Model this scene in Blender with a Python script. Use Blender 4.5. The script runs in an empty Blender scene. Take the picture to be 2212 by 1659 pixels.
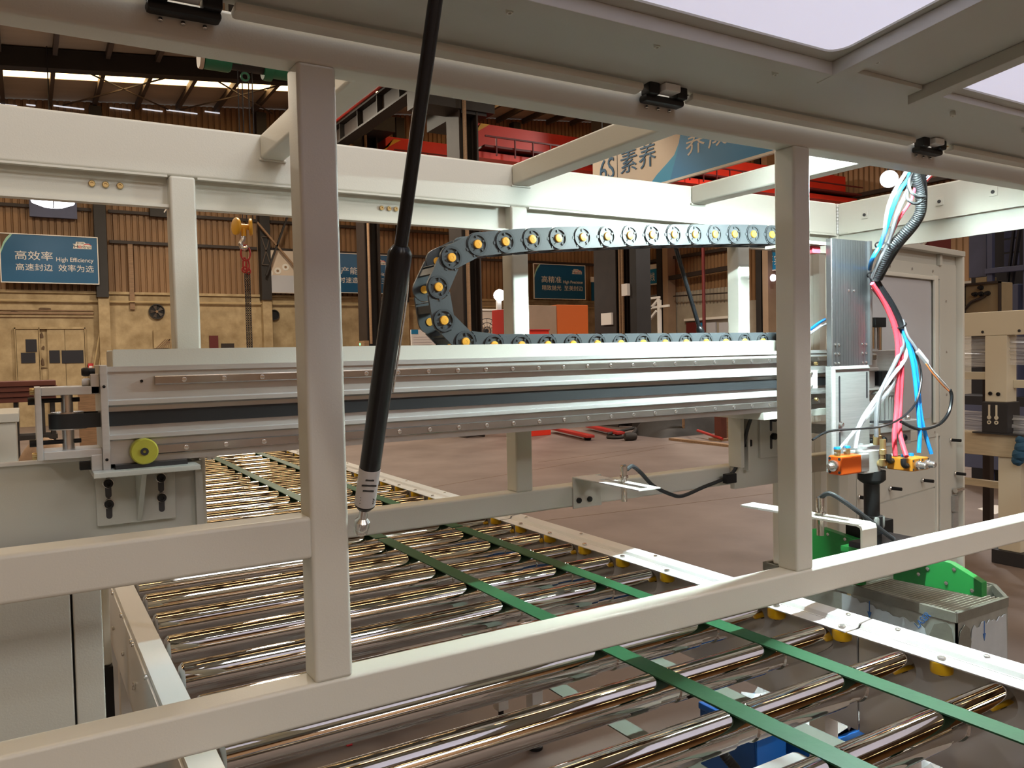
import bpy, bmesh, math, random
from mathutils import Vector, Matrix, Euler
random.seed(7)
C = bpy.context.scene.collection
sc = bpy.context.scene
# ------------------------------------------------------------------ camera, world, exposure
F_PX, YAW, PITCH, ROLL, HC = 1749.6, 0.541734, 0.036115, 0.021671, 1.565
def cam_rows():
    f = Vector((math.sin(YAW)*math.cos(PITCH), math.cos(YAW)*math.cos(PITCH), -math.sin(PITCH)))
    r = Vector((math.cos(YAW), -math.sin(YAW), 0)); d = f.cross(r)
    c, s = math.cos(ROLL), math.sin(ROLL)
    return (c*r+s*d, -s*r+c*d, f)
CR, CD, CF = cam_rows()
CO = Vector((0, 0, HC))
cam = bpy.data.cameras.new('camera'); cam_ob = bpy.data.objects.new('camera', cam); C.objects.link(cam_ob)
cam.sensor_fit = 'HORIZONTAL'; cam.sensor_width = 36; cam.lens = 36*F_PX/2212; cam.clip_start = .05; cam.clip_end = 200
cam_ob.matrix_world = Matrix(((CR.x, -CD.x, -CF.x, 0), (CR.y, -CD.y, -CF.y, 0), (CR.z, -CD.z, -CF.z, HC), (0, 0, 0, 1)))
sc.camera = cam_ob
sc.view_settings.view_transform = 'Standard'; sc.view_settings.look = 'None'
sc.view_settings.exposure = 0.0; sc.view_settings.gamma = 1; sc.view_settings.use_curve_mapping = False
sc.cycles.use_denoising = True
sc.cycles.max_bounces = 8; sc.cycles.diffuse_bounces = 3; sc.cycles.glossy_bounces = 4; sc.cycles.transparent_max_bounces = 8
sc.cycles.caustics_reflective = False; sc.cycles.caustics_refractive = False
sc.cycles.sample_clamp_indirect = 6
w = bpy.data.worlds.new('world'); sc.world = w; w.use_nodes = True
w.node_tree.nodes['Background'].inputs[0].default_value = (.75, .8, .9, 1); w.node_tree.nodes['Background'].inputs[1].default_value = .35

def at(px, py, X=None, Y=None, Z=None):
    """the point of a real plane (X, Y or Z = const) that a photograph pixel looks at"""
    d = CR*((px-1106)/F_PX) + CD*((py-829.5)/F_PX) + CF
    if X is not None: t = X/d.x
    elif Y is not None: t = Y/d.y
    else: t = (Z-HC)/d.z
    return CO + d*t

def area(name, loc, size, power, col, target=None, sy=None):
    l = bpy.data.lights.new(name, 'AREA'); l.energy = power; l.color = col; l.size = size
    if sy: l.shape = 'RECTANGLE'; l.size_y = sy
    o = bpy.data.objects.new(name, l); C.objects.link(o); o.location = loc
    if target is not None: o.rotation_euler = (Vector(target)-Vector(loc)).to_track_quat('-Z', 'Y').to_euler()
    return o
WARM, COOL = (1, .88, .70), (1, .965, .92)
for (x, y, p) in ((-4, 8, 110), (3.0, 11, 330), (10.5, 5, 200), (-2, 17, 330), (4.5, 18, 400), (14, 17, 330), (3, -5, 150), (12, -3, 130), (-5, -6, 150), (-1, -10, 440), (6, -10, 380), (13, 10, 420)):
    area('hall_fill_light', (x, y, 7.2), 3.2 if y == -10 else .7, p, WARM if y > 10 else COOL, (x, y, 0))  # added fill lights under the roof; the wide ones light the front rails

area('pane_fill_light', (1.5, .5, 4.4), 1.2, 42, (.84, .91, 1), (1.5, .5, 0))  # added light above the hood to make its window panes bright

# ------------------------------------------------------------------ materials
M = {}
def mat(name, col, rough=.5, metal=0, var=0, vs=8, bump=0, bs=120, emit=None, es=0, spec=.5, col2=None, stretch=None, alpha=None, trans=0):
    m = bpy.data.materials.new(name); m.use_nodes = True; nt = m.node_tree; b = nt.nodes['Principled BSDF']
    b.inputs['Base Color'].default_value = (*col, 1); b.inputs['Roughness'].default_value = rough; b.inputs['Metallic'].default_value = metal
    b.inputs['Specular IOR Level'].default_value = spec
    if trans: b.inputs['Transmission Weight'].default_value = trans
    if alpha is not None: b.inputs['Alpha'].default_value = alpha
    if emit: b.inputs['Emission Color'].default_value = (*emit, 1); b.inputs['Emission Strength'].default_value = es
    if var or bump:
        tc = nt.nodes.new('ShaderNodeTexCoord'); mp = nt.nodes.new('ShaderNodeMapping')
        if stretch: mp.inputs['Scale'].default_value = stretch
        nt.links.new(tc.outputs['Object'], mp.inputs[0])
    if var:
        n = nt.nodes.new('ShaderNodeTexNoise'); n.inputs['Scale'].default_value = vs; n.inputs['Detail'].default_value = 6; n.inputs['Roughness'].default_value = .6
        nt.links.new(mp.outputs[0], n.inputs['Vector'])
        r = nt.nodes.new('ShaderNodeValToRGB'); r.color_ramp.elements[0].position = .3; r.color_ramp.elements[1].position = .7
        c2 = col2 or tuple(c*(1-var) for c in col)
        r.color_ramp.elements[0].color = (*c2, 1); r.color_ramp.elements[1].color = (*col, 1)
        nt.links.new(n.outputs['Fac'], r.inputs[0]); nt.links.new(r.outputs[0], b.inputs['Base Color'])
    if bump:
        n2 = nt.nodes.new('ShaderNodeTexNoise'); n2.inputs['Scale'].default_value = bs; n2.inputs['Detail'].default_value = 4
        nt.links.new(mp.outputs[0], n2.inputs['Vector'])
        bp = nt.nodes.new('ShaderNodeBump'); bp.inputs['Strength'].default_value = bump; bp.inputs['Distance'].default_value = .002
        nt.links.new(n2.outputs['Fac'], bp.inputs['Height']); nt.links.new(bp.outputs[0], b.inputs['Normal'])
    M[name] = m; return m
mat('cream_paint', (.69, .68, .61), .38, bump=.12, bs=350)
mat('grey_paint', (.55, .55, .50), .42, bump=.1, bs=350)
mat('white_paint', (.78, .78, .77), .3)
mat('aluminium', (.66, .66, .65), .32, .45, .10, 14, stretch=(1, 8, 8))
mat('alu_dull', (.50, .50, .49), .42, .6, .18, 10, stretch=(1, 6, 20))
mat('alu_ribbed', (.40, .41, .43), .30, .95, .15, 10, stretch=(8, 1, 1))
mat('rail_steel', (.50, .46, .43), .24, .9, .25, 9, stretch=(1, 4, 4))
mat('chrome', (.70, .67, .63), .035, 1)
mat('bolt_steel', (.72, .71, .69), .25, .95)
mat('dark_steel', (.05, .05, .055), .45, .5)
mat('black', (.012, .012, .013), .5, spec=.3)
mat('black_gloss', (.010, .011, .013), .26, spec=.4)
mat('rubber', (.016, .018, .021), .55)
mat('chain_plastic', (.060, .068, .075), .42, bump=.1, bs=200)
mat('chain_ring', (.040, .046, .052), .4)
mat('orange_cap', (.86, .42, .05), .35)
mat('green_belt', (.022, .115, .048), .42, 0, .3, 5, .15, 60, spec=.3)
mat('belt_under', (.13, .14, .11), .6)
mat('yellow_wheel', (.86, .52, .008), .32)
mat('yellow_pu', (.50, .47, .06), .3, 0, .1, 20)
mat('pane_white', (.86, .86, .92), .35, trans=0)
nt = M['pane_white'].node_tree; tr = nt.nodes.new('ShaderNodeBsdfTranslucent'); tr.inputs[0].default_value = (.86, .88, 1, 1); mx = nt.nodes.new('ShaderNodeMixShader'); mx.inputs[0].default_value = .8
nt.links.new(nt.nodes['Principled BSDF'].outputs[0], mx.inputs[1]); nt.links.new(tr.outputs[0], mx.inputs[2]); nt.links.new(mx.outputs[0], nt.nodes['Material Output'].inputs[0])
mat('frosted', (.50, .51, .55), .3)
mat('led', (1, 1, 1), .5, emit=(.80, 1, .98), es=2200)
mat('lamp_glow', (1, 1, 1), .5, emit=(.9, .93, 1), es=14)
mat('globe_glow', (1, 1, 1), .5, emit=(.92, 1, .98), es=16)
mat('spot_glow', (1, 1, 1), .5, emit=(.97, .98, 1), es=16)
mat('purple_glow', (1, 1, 1), .5, emit=(.85, .7, 1), es=6)
mat('green_glow', (.1, 1, .2), .5, emit=(.15, 1, .3), es=3)
mat('skylight', (1, .8, .4), .5, emit=(1, .66, .30), es=6.5)
mat('gap_light', (1, 1, 1), .5, emit=(.85, .9, 1), es=.7)
mat('concrete', (.205, .158, .140), .55, 0, .4, 1.1, .25, 30, col2=(.135, .10, .088))
mat('wall_cream', (.53, .41, .24), .8, 0, .4, 2.6, .5, 25, col2=(.30, .215, .11))
mat('sheet_brown', (.30, .175, .085), .6, 0, .4, .9, col2=(.19, .105, .05), stretch=(1, 1, .35))
mat('sheet_pale', (.42, .38, .31), .6, 0, .35, .9)
mat('dark_brown', (.12, .07, .035), .7)  # plain dark brown for floor joints, sign corners and peeled patches
mat('roof_sheet', (.46, .36, .25), .7, 0, .3, .5, stretch=(.3, 2, 1))
mat('girder_dark', (.022, .019, .018), .6, 0, .3, 3)
mat('column_brown', (.032, .021, .017), .6, 0, .35, 4)
mat('purlin', (.075, .055, .042), .6)
mat('crane_red', (.80, .04, .018), .42, 0, .15, 2)
mat('pipe_red', (.42, .03, .025), .45)
mat('red_dark', (.12, .015, .015), .5)
mat('hoist_green', (.02, .18, .09), .45)
mat('hook_yellow', (.80, .42, .03), .45)
mat('sign_blue', (.004, .095, .22), .35, 0, .15, .5)
mat('sign_blue_light', (.01, .20, .42), .35)
mat('banner_blue', (.008, .30, .58), .35)
mat('banner_deep', (.004, .21, .52), .35)
mat('sign_teal', (.30, .55, .42), .4)
mat('sign_cream', (.62, .52, .42), .45)
mat('sign_white', (.75, .72, .66), .45)
mat('logo_red', (.55, .04, .04), .4)
mat('board_orange', (.62, .13, .02), .5)
mat('board_tan', (.40, .29, .20), .6, 0, .15, 2)
mat('wood_red', (.13, .035, .022), .55, 0, .3, 3)
mat('wood', (.33, .20, .11), .6, 0, .4, 6, stretch=(1, 8, 8))
mat('wood_pale', (.60, .50, .34), .55, 0, .2, 7, stretch=(10, 1, 8))
mat('cloth', (.42, .29, .20), .85, 0, .3, 8)
mat('tarp', (.035, .03, .026), .75, 0, .4, 4)
mat('cream_table', (.70, .64, .50), .42)
mat('film', (.85, .86, .88), .12, alpha=.38)
mat('foil', (.75, .76, .77), .22, .25, .3, 25)
mat('tank_steel', (.34, .34, .30), .5, .2, .5, 6)
mat('tank_rim', (.16, .15, .12), .75, 0, .3, 12, .5, 60)
mat('grate', (.38, .37, .30), .7)
mat('slag', (.085, .085, .06), .85, 0, .4, 20)
mat('label_film', (.42, .45, .47), .32, 0, .18, 9)
mat('ink_blue', (.02, .10, .30), .5)
mat('ink', (.03, .03, .03), .5)
mat('green_part', (.02, .23, .05), .35)
mat('bin_blue', (.012, .10, .36), .4)
mat('rack_blue', (.085, .10, .19), .5, 0, .2, 3)
mat('rack_dark', (.012, .012, .02), .6)
mat('valve_orange', (.80, .13, .015), .32, .3)
mat('valve_amber', (.62, .25, .025), .35, .35)
mat('brass', (.62, .46, .22), .3, .85)
mat('hose_red', (.86, .06, .09), .25)
mat('hose_blue', (.015, .26, .74), .25)
mat('hose_white', (.62, .63, .66), .25)
mat('hose_clear', (.70, .72, .75), .12, alpha=.3)
mat('hose_grey', (.16, .16, .17), .3)
mat('wire_orange', (.75, .22, .06), .4)
mat('fan_dark', (.02, .016, .014), .6)
mat('paper', (.80, .77, .75), .6)
mat('label_white', (.66, .66, .67), .4)
mat('stone', (.13, .125, .12), .8, 0, .3, 12, .4, 40)
mat('box_tan', (.30, .235, .14), .6, 0, .2, 5)
mat('motor_grey', (.22, .225, .215), .45)
mat('jean', (.02, .08, .15), .8)
mat('rope', (.48, .36, .19), .8)

# ------------------------------------------------------------------ mesh builder
WL = {}                      # world location of every object made here
class MB:
    def __init__(s): s.v, s.f = [], []
    def add(s, vs, fs):
        o = len(s.v); s.v += [Vector(v) for v in vs]; s.f += [tuple(i+o for i in f) for f in fs]; return s
    def box(s, x0, x1, y0, y1, z0, z1):
        return s.add([(x, y, z) for z in (z0, z1) for y in (y0, y1) for x in (x0, x1)],
                     [(0, 2, 3, 1), (4, 5, 7, 6), (0, 1, 5, 4), (2, 6, 7, 3), (0, 4, 6, 2), (1, 3, 7, 5)])
    def bar(s, a, b, wd, ht, up=(0, 0, 1)):
        a, b = Vector(a), Vector(b); d = (b-a).normalized(); up = Vector(up)
        r = d.cross(up)
        if r.length < 1e-4: r = d.cross(Vector((1, 0, 0)))
        r.normalize(); u = r.cross(d)
        vs = [p + r*(sx*wd/2) + u*(sz*ht/2) for p in (a, b) for sz in (-1, 1) for sx in (-1, 1)]
        return s.add(vs, [(0, 1, 3, 2), (4, 6, 7, 5), (0, 4, 5, 1), (2, 3, 7, 6), (0, 2, 6, 4), (1, 5, 7, 3)])
    def cyl(s, a, b, r0, r1=None, n=16, caps=True):
        r1 = r0 if r1 is None else r1
        return s.lathe([(r0, 0), (r1, (Vector(b)-Vector(a)).length)], a, Vector(b)-Vector(a), n, caps)
    def lathe(s, prof, o, ax, n=16, caps=True):
        o = Vector(o); ax = Vector(ax).normalized(); t = ax.cross(Vector((0, 0, 1)))
        if t.length < 1e-3: t = Vector((1, 0, 0))
        t.normalize(); u = ax.cross(t); vs, fs = [], []
        for r, h in prof:
            for k in range(n):
                a = 2*math.pi*k/n; vs.append(o + ax*h + (t*math.cos(a)+u*math.sin(a))*r)
        for i in range(len(prof)-1):
            for k in range(n):
                j = (k+1) % n; fs.append((i*n+k, i*n+j, (i+1)*n+j, (i+1)*n+k))
        if caps:
            fs.append(tuple(range(n-1, -1, -1))); fs.append(tuple((len(prof)-1)*n+k for k in range(n)))
        return s.add(vs, fs)
    def prism(s, poly, vec):
        n = len(poly); vec = Vector(vec); vs = [Vector(p) for p in poly]+[Vector(p)+vec for p in poly]
        return s.add(vs, [tuple(range(n-1, -1, -1)), tuple(range(n, 2*n))]+[(i, (i+1) % n, n+(i+1) % n, n+i) for i in range(n)])
    def ring(s, o, ax, r0, r1, h, n=24):
        return s.lathe([(r0, 0), (r1, 0), (r1, h), (r0, h), (r0, 0)], o, ax, n, False)
    def tube(s, pts, r, n=8, smooth=4):
        P = [Vector(p) for p in pts]
        if smooth and len(P) > 2:
            Q = []
            for i in range(len(P)-1):
                p0, p1, p2, p3 = P[max(i-1, 0)], P[i], P[i+1], P[min(i+2, len(P)-1)]
                for k in range(smooth):
                    t = k/smooth
                    Q.append(.5*((2*p1)+(p2-p0)*t+(2*p0-5*p1+4*p2-p3)*t*t+(3*p1-p0-3*p2+p3)*t**3))
            P = Q+[P[-1]]
        vs, fs, ref = [], [], None
        for i, p in enumerate(P):
            d = (P[min(i+1, len(P)-1)]-P[max(i-1, 0)]).normalized()
            if ref is None:
                ref = d.cross(Vector((0, 0, 1)))
                if ref.length < 1e-3: ref = d.cross(Vector((1, 0, 0)))
            ref = (ref - d*ref.dot(d)).normalized(); u = d.cross(ref)
            rr = r[i] if isinstance(r, (list, tuple)) else r
            for k in range(n):
                a = 2*math.pi*k/n; vs.append(p+(ref*math.cos(a)+u*math.sin(a))*rr)
        for i in range(len(P)-1):
            for k in range(n):
                j = (k+1) % n; fs.append((i*n+k, i*n+j, (i+1)*n+j, (i+1)*n+k))
        fs.append(tuple(range(n-1, -1, -1))); fs.append(tuple((len(P)-1)*n+k for k in range(n)))
        return s.add(vs, fs)
    def ribbed(s, pts, r, n=10, step=.0032):
        P = [Vector(p) for p in pts]; Q = []
        for i in range(len(P)-1):
            p0, p1, p2, p3 = P[max(i-1, 0)], P[i], P[i+1], P[min(i+2, len(P)-1)]; k = max(2, int((p2-p1).length/step))
            for j in range(k):
                t = j/k; Q.append(.5*((2*p1)+(p2-p0)*t+(2*p0-5*p1+4*p2-p3)*t*t+(3*p1-p0-3*p2+p3)*t**3))
        Q.append(P[-1])
        return s.tube(Q, [r if i % 2 else r*.90 for i in range(len(Q))], n, 0)
    def build(s, name, m, parent=None, bevel=0, seg=2, label=None, kind=None, smooth=True, origin=None):
        lo = Vector((min(v.x for v in s.v), min(v.y for v in s.v), min(v.z for v in s.v)))
        hi = Vector((max(v.x for v in s.v), max(v.y for v in s.v), max(v.z for v in s.v)))
        c = Vector(origin) if origin is not None else (lo+hi)/2
        me = bpy.data.meshes.new(name); me.from_pydata([v-c for v in s.v], [], s.f)
        bm = bmesh.new(); bm.from_mesh(me); bmesh.ops.recalc_face_normals(bm, faces=bm.faces)
        if bevel:
            es = [e for e in bm.edges if len(e.link_faces) == 2 and e.calc_face_angle(0) > .6]
            bmesh.ops.bevel(bm, geom=es, offset=bevel, segments=seg, profile=.5, affect='EDGES', clamp_overlap=True)
        bm.to_mesh(me); bm.free()
        if smooth: me.shade_smooth(); me.set_sharp_from_angle(angle=math.radians(35))
        me.materials.append(M[m])
        o = bpy.data.objects.new(name, me); C.objects.link(o); place(o, c, parent)
        if bevel: wn = o.modifiers.new('weighted', 'WEIGHTED_NORMAL'); wn.keep_sharp = True
        if label: o['label'] = label
        if kind: o['kind'] = kind
        return o
def place(o, c, parent=None):
    WL[o.name] = Vector(c)
    if parent is not None:
        o.parent = parent; o.location = Vector(c)-WL[parent.name]
    else: o.location = c
def thing(name, label, cat, loc, group=None):
    o = bpy.data.objects.new(name, None); C.objects.link(o); o.empty_display_size = .1; place(o, loc)
    return tag(o, label, cat, group)
def tag(o, label, cat, group=None):
    o['label'] = label; o['category'] = cat
    if group: o['group'] = group
    return o
def copy_at(src, c, parent, rot=None):
    o = src.copy(); C.objects.link(o); place(o, c, parent)
    if rot is not None: o.rotation_euler = rot
    return o
def struct(o): o['kind'] = 'structure'; return o
def box(*a): return MB().box(*a)
def bolt_set(name, pts, ax, r, h, m, parent, label=None):
    """alike fasteners sharing one mesh"""
    first = None; out = []
    for p in pts:
        if first is None:
            first = MB().lathe([(r*.3, 0), (r*.9, 0), (r, h*.3), (r, h*.8), (r*.8, h), (r*.45, h), (r*.4, h*.6)], p, ax, 12).build(name, m, parent, label=label)
            off = WL[first.name]-Vector(p); out.append(first)
        else: out.append(copy_at(first, Vector(p)+off, parent))
    return out
def text(body, o, xa, ya, width, height, m, parent, name='lettering', depth=.004):
    """lettering in real geometry: o lower-left corner, xa / ya reading and up directions, fitted into width x height"""
    cu = bpy.data.curves.new(name, 'FONT'); cu.body = body; cu.extrude = .01; cu.resolution_u = 3
    t = bpy.data.objects.new(name, cu); C.objects.link(t); bpy.context.view_layer.update()
    me = bpy.data.meshes.new_from_object(t.evaluated_get(bpy.context.evaluated_depsgraph_get()))
    bpy.data.objects.remove(t); bpy.data.curves.remove(cu)
    vs = [v.co.copy() for v in me.vertices]
    x0, x1 = min(v.x for v in vs), max(v.x for v in vs); y0, y1 = min(v.y for v in vs), max(v.y for v in vs)
    xa, ya, o = Vector(xa), Vector(ya), Vector(o); na = xa.cross(ya)
    for v in me.vertices:
        c = v.co; v.co = xa*((c.x-x0)/(x1-x0)*width) + ya*((c.y-y0)/(y1-y0)*height) + na*(depth if c.z > 0 else 0)
    me.name = name; me.materials.clear(); me.materials.append(M[m])
    ob = bpy.data.objects.new(name, me); C.objects.link(ob); place(ob, o, parent); return ob
EX, EY, EZ = Vector((1, 0, 0)), Vector((0, 1, 0)), Vector((0, 0, 1))

# ------------------------------------------------------------------ the hall
RS = .095
def roof_z(x): return 8.27 + RS*x
XL, XR, YB, YF = -11, 19.5, -12.5, 24
fl = struct(box(XL, XR, YB, YF, -.1, 0).build('floor', 'concrete', smooth=False))
for i, (x, y, l, a) in enumerate(((5.0, 9, 8, .25), (7.5, 6, 7, -.1), (8.8, 10.2, 5, .15))):
    d = Vector((math.cos(a), math.sin(a), 0)); p = Vector((x, y, .0006))
    MB().bar(p-d*l/2, p+d*l/2, .012, .001).build('floor_joint', 'dark_brown', fl)
# back wall: cream masonry below, corrugated sheets above
wb = struct(box(XL, XR, YF, YF+.3, 0, 3.46).build('wall_back', 'wall_cream', smooth=False))
box(XL, XR, YF-.06, YF, 3.40, 3.47).build('ledge', 'wall_cream', wb)
def corr(name, x0, x1, z0, ztop, y, m, parent, pitch=.158, d=.045):
    b = MB(); n = int((x1-x0)/pitch); xs = []
    for i in range(n):
        b0 = x0+i*pitch
        xs += [(b0, 0), (b0+pitch*.62, 0), (b0+pitch*.72, d), (b0+pitch*.9, d)]
    xs.append((x1, 0)); vs = []
    for (x, dy) in xs: vs += [(x, y+dy, z0), (x, y+dy, ztop(x) if callable(ztop) else ztop)]
    b.add(vs, [(2*i, 2*i+2, 2*i+3, 2*i+1) for i in range(len(xs)-1)])
    return b.build(name, m, parent, smooth=False)
bays = [XL, -2.3, 1.86, 6.1, 10.4, 14.7, XR]
for x0, x1 in zip(bays[:-1], bays[1:]):
    corr('corrugated_sheet', x0, x1, 3.46, lambda x: roof_z(x)-.02, YF, 'sheet_brown', wb)
for z in (4.75, 5.55, 6.75):
    for x0, x1 in zip(bays[:-1], bays[1:]): box(x0+.2, x1-.2, YF-.1, YF-.02, z, z+.08).build('wall_rail', 'column_brown', wb)
for x in bays[1:-1]:
    box(x-.16, x+.12, YF-.32, YF-.02, 3.3, roof_z(x)-.2).build('wall_column', 'girder_dark', wb)
    box(x-.13, x+.13, YF-.25, YF-.01, 0, 3.3).build('pilaster', 'wall_cream', wb)
for a, b in (((5.96, 4.3), (6.2, 5.1)), ((6.2, 4.3), (5.96, 5.1)), ((5.96, 4.3), (6.2, 4.3)), ((5.96, 5.1), (6.2, 5.1))): MB().bar((a[0], YF-.35, a[1]), (b[0], YF-.35, b[1]), .03, .03).build('lattice_bar', 'purlin', wb)
box(XL, XR, YF-.13, YF-.08, 3.19, 3.225).build('pipe', 'rope', wb)
box(2.50, 2.62, YF-.08, YF-.01, 3.0, 4.75).build('stub_post', 'wood', wb)
for x0, x1 in ((-.4, .1), (.3, .5), (.9, 1.6), (2.2, 2.7), (3.0, 3.5), (3.6, 4.4), (4.6, 5.0)): box(x0, x1, YF-.03, YF-.005, 8.10+.095*x0, 8.13+.095*x0).build('eave_gap', 'gap_light', wb)
# right wall
wr = struct(box(XR, XR+.3, YB, YF, 0, 3.1).build('wall_right', 'sheet_pale', smooth=False))
def corrY(x0y, x1y, z0, z1, m):
    b = MB(); vs = []; n = int((x1y-x0y)/.158)
    ys = []
    for i in range(n):
        b0 = x0y+i*.158; ys += [(b0, 0), (b0+.098, 0), (b0+.114, .045), (b0+.142, .045)]
    ys.append((x1y, 0))
    for (y, d) in ys: vs += [(XR+d, y, z0), (XR+d, y, z1)]
    b.add(vs, [(2*i, 2*i+2, 2*i+3, 2*i+1) for i in range(len(ys)-1)])
    return b.build('corrugated_sheet', m, wr, smooth=False)
corrY(YB, YF, 3.6, roof_z(XR)-.1, 'sheet_brown'); corrY(18.2, YF, 3.1, 3.6, 'sheet_pale'); corrY(YB, 18.2, 3.1, 3.6, 'sheet_brown')
struct(box(XL, XR, YB-.2, YB, 0, 10).build('wall_front', 'sheet_brown', smooth=False))
struct(box(XL-.2, XL, YB, YF, 0, 7.4).build('wall_left', 'sheet_brown', smooth=False))
# roof: sheets between the skylight strips, purlins, portal girders
sky = [22.0, 15.6, 9.4, 3.4, -2.6, -8.6]; SW = .26
rf = thing('ceiling', 'sloping sheet metal roof of the hall', 'roof', (4, 6, 8.5)); del rf['label']; del rf['category']; rf['kind'] = 'structure'
edges = [YF+.2]
for s_ in sky: edges += [s_+SW, s_-SW]
edges += [YB-.2]
def slab(x0, x1, y0, y1, t0, t1, name, m, parent):
    vs = [(x, y, roof_z(x)+t) for t in (t0, t1) for y in (y0, y1) for x in (x0, x1)]
    return MB().add(vs, [(0, 2, 3, 1), (4, 5, 7, 6), (0, 1, 5, 4), (2, 6, 7, 3), (0, 4, 6, 2), (1, 3, 7, 5)]).build(name, m, parent, smooth=False)
for i in range(0, len(edges), 2): slab(XL-.2, XR+.2, edges[i+1], edges[i], 0, .05, 'roof_sheet', 'roof_sheet', rf)
for s_ in sky: slab(XL-.2, XR+.2, s_-SW, s_+SW, .01, .04, 'skylight_strip', 'skylight', rf)
x = XL+.6
while x < XR:
    box(x-.045, x+.045, YB, YF, roof_z(x)-.17, roof_z(x)-.005).build('purlin', 'purlin', rf); x += 1.02
for y in (20.2, 13.0, 5.8, -1.4, -8.6+.9):
    slab(XL, XR, y-.16, y+.16, -.44, -.03, 'roof_girder', 'girder_dark', rf)
for (xa, xb) in ((1.1, 3.6), (3.9, 6.4)):
    for (p, q) in (((xa, 20.4), (xb, 23.7)), ((xb, 20.4), (xa, 23.7))):
        MB().bar((p[0], p[1], roof_z(p[0])-.22), (q[0], q[1], roof_z(q[0])-.22), .03, .03).build('roof_brace', 'purlin', rf)

# ------------------------------------------------------------------ machine frame (one weldment)
fr = thing('machine_housing', 'large cream painted square tube machine frame around the roller conveyor', 'machine frame', (1.2, 1.7, 0))
P = 'cream_paint'; BV = .007
def fbox(name, *a, m=P, bv=BV, parent=None): return box(*a).build(name, m, parent or fr, bevel=bv, seg=3)
Y0, Y1 = 1.30, 1.36            # front plane tubes
fbox('upper_beam', -1.0, 3.4, Y0, Y1, 2.043, 2.103)
fbox('lower_rail', -1.0, 3.6, Y0, Y1, .962, 1.030)
fbox('middle_rail', -1.0, .395, Y0+.001, Y1-.001, 1.237, 1.307)
fbox('front_post', .3925, .4575, Y0, Y1, 1.028, 2.045)
fbox('front_post', 1.5685, 1.628, Y0, Y1, 1.028, 2.045)
fbox('front_post', 2.95, 3.01, Y0, Y1, 0, 2.045)
fbox('front_post', -.96, -.9, Y0, Y1, 0, 2.045)
G0, G1 = 2.05, 2.11            # far plane
fbox('far_upper_beam', -1.0, 2.72, G0, G1, 2.002, 2.124)
fp = [(.308, .367), (1.243, 1.301), (2.183, 2.238)]
for a, b in fp: fbox('far_post', a, b, G0, G1, 1.153, 2.004)
fbox('far_lower_rail', .2, 2.72, G0, G1, 1.088, 1.155)
fbox('far_post', 2.72, 2.78, G0, G1, 0, 2.124)
fbox('far_post', -.96, -.9, G0, G1, 0, 2.0)
for a, b in ((-1.0, .308), (.367, 1.243), (1.301, 2.183), (2.238, 2.72)):
    ch = box(a, b, G0+.034, G0+.04, 1.936, 2.004).build('channel_plate', P, fr)
    box(a, b, G0+.012, G0+.04, 1.930, 1.937).build('channel_lip', P, ch)
    box(a+.004, b-.004, G0-.002, G0+.001, 1.998, 2.003).build('weld_bead', P, ch)
for a in (.5205, 1.248, 1.957):
    fbox('cross_beam', a, a+.06, Y1, G0, 2.0625, 2.1225)
    bx = box(a-.004, a+.064, G0-.006, G0, 2.058, 2.066).build('weld_bead', P, fr, bevel=.003)
fbox('end_beam', 2.722, 2.782, Y1, G0, 2.0, 2.122)
ec = box(2.735, 2.741, Y1, G0, 1.93, 2.0).build('channel_plate', P, fr)
box(2.716, 2.724, Y1, G0-.05, 2.0, 2.006).build('channel_lip', P, ec)
for y, z in ((1.93, 2.06), (1.64, 2.06), (1.46, 2.06)):
    t = box(2.718, 2.722, y-.014, y+.014, z-.014, z+.014).build('mount_tab', P, fr, bevel=.003)
    MB().cyl((2.716, y, z), (2.719, y, z), .006).build('tab_hole', 'dark_steel', t)
w_ = MB()
for k in range(9): w_.lathe([(.001, 0), (.004, .003), (.004, .009), (.001, .012)], (2.718, G0-.003, 2.005+k*.0125), (0, 0, 1), 6)
w_.build('weld_bead', 'white_paint', fr, kind='stuff')
for x0 in (.148, .176, .206): bolt_set('rivet_nut', [(x0, G0+.034, 1.975)], (0, -1, 0), .0075, .006, 'brass', fr)
for x0 in (.850, .872, .892): bolt_set('rivet_nut', [(x0, G0+.034, 1.972)], (0, -1, 0), .0065, .006, 'brass', fr)
# left side plate that carries the gantry bracket
sp = box(-1.0, .332, 1.925, 1.931, 1.10, 1.369).build('side_plate', 'grey_paint', fr, bevel=.002)
box(-1.0, .13, 1.915, 1.932, 1.362, 1.37).build('plate_flange', 'white_paint', sp, bevel=.002)
box(.318, .334, 1.905, 1.931, 1.10, 1.345).build('plate_flange', 'grey_paint', sp, bevel=.002)
fbox('support_leg', 2.405, 2.465, 2.052, 2.108, .752, 1.09)
fbox('support_leg', .146, .166, 2.30, 2.33, .79, 1.1)
lf = box(.1455, .168, 2.295, 2.335, .0, .788).build('foot', 'black', fr, bevel=.002)
# LED strip under the front beam
led = thing('led_strip', 'bright white LED strip under the front upper beam by the hose bundle', 'lamp', (1.97, 1.39, 2.085))
box(1.74, 2.20, 1.375, 1.405, 2.083, 2.089).build('housing', 'aluminium', led)
le = box(1.745, 2.195, 1.380, 1.400, 2.0795, 2.0832).build('light_strip', 'led', led)

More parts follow.
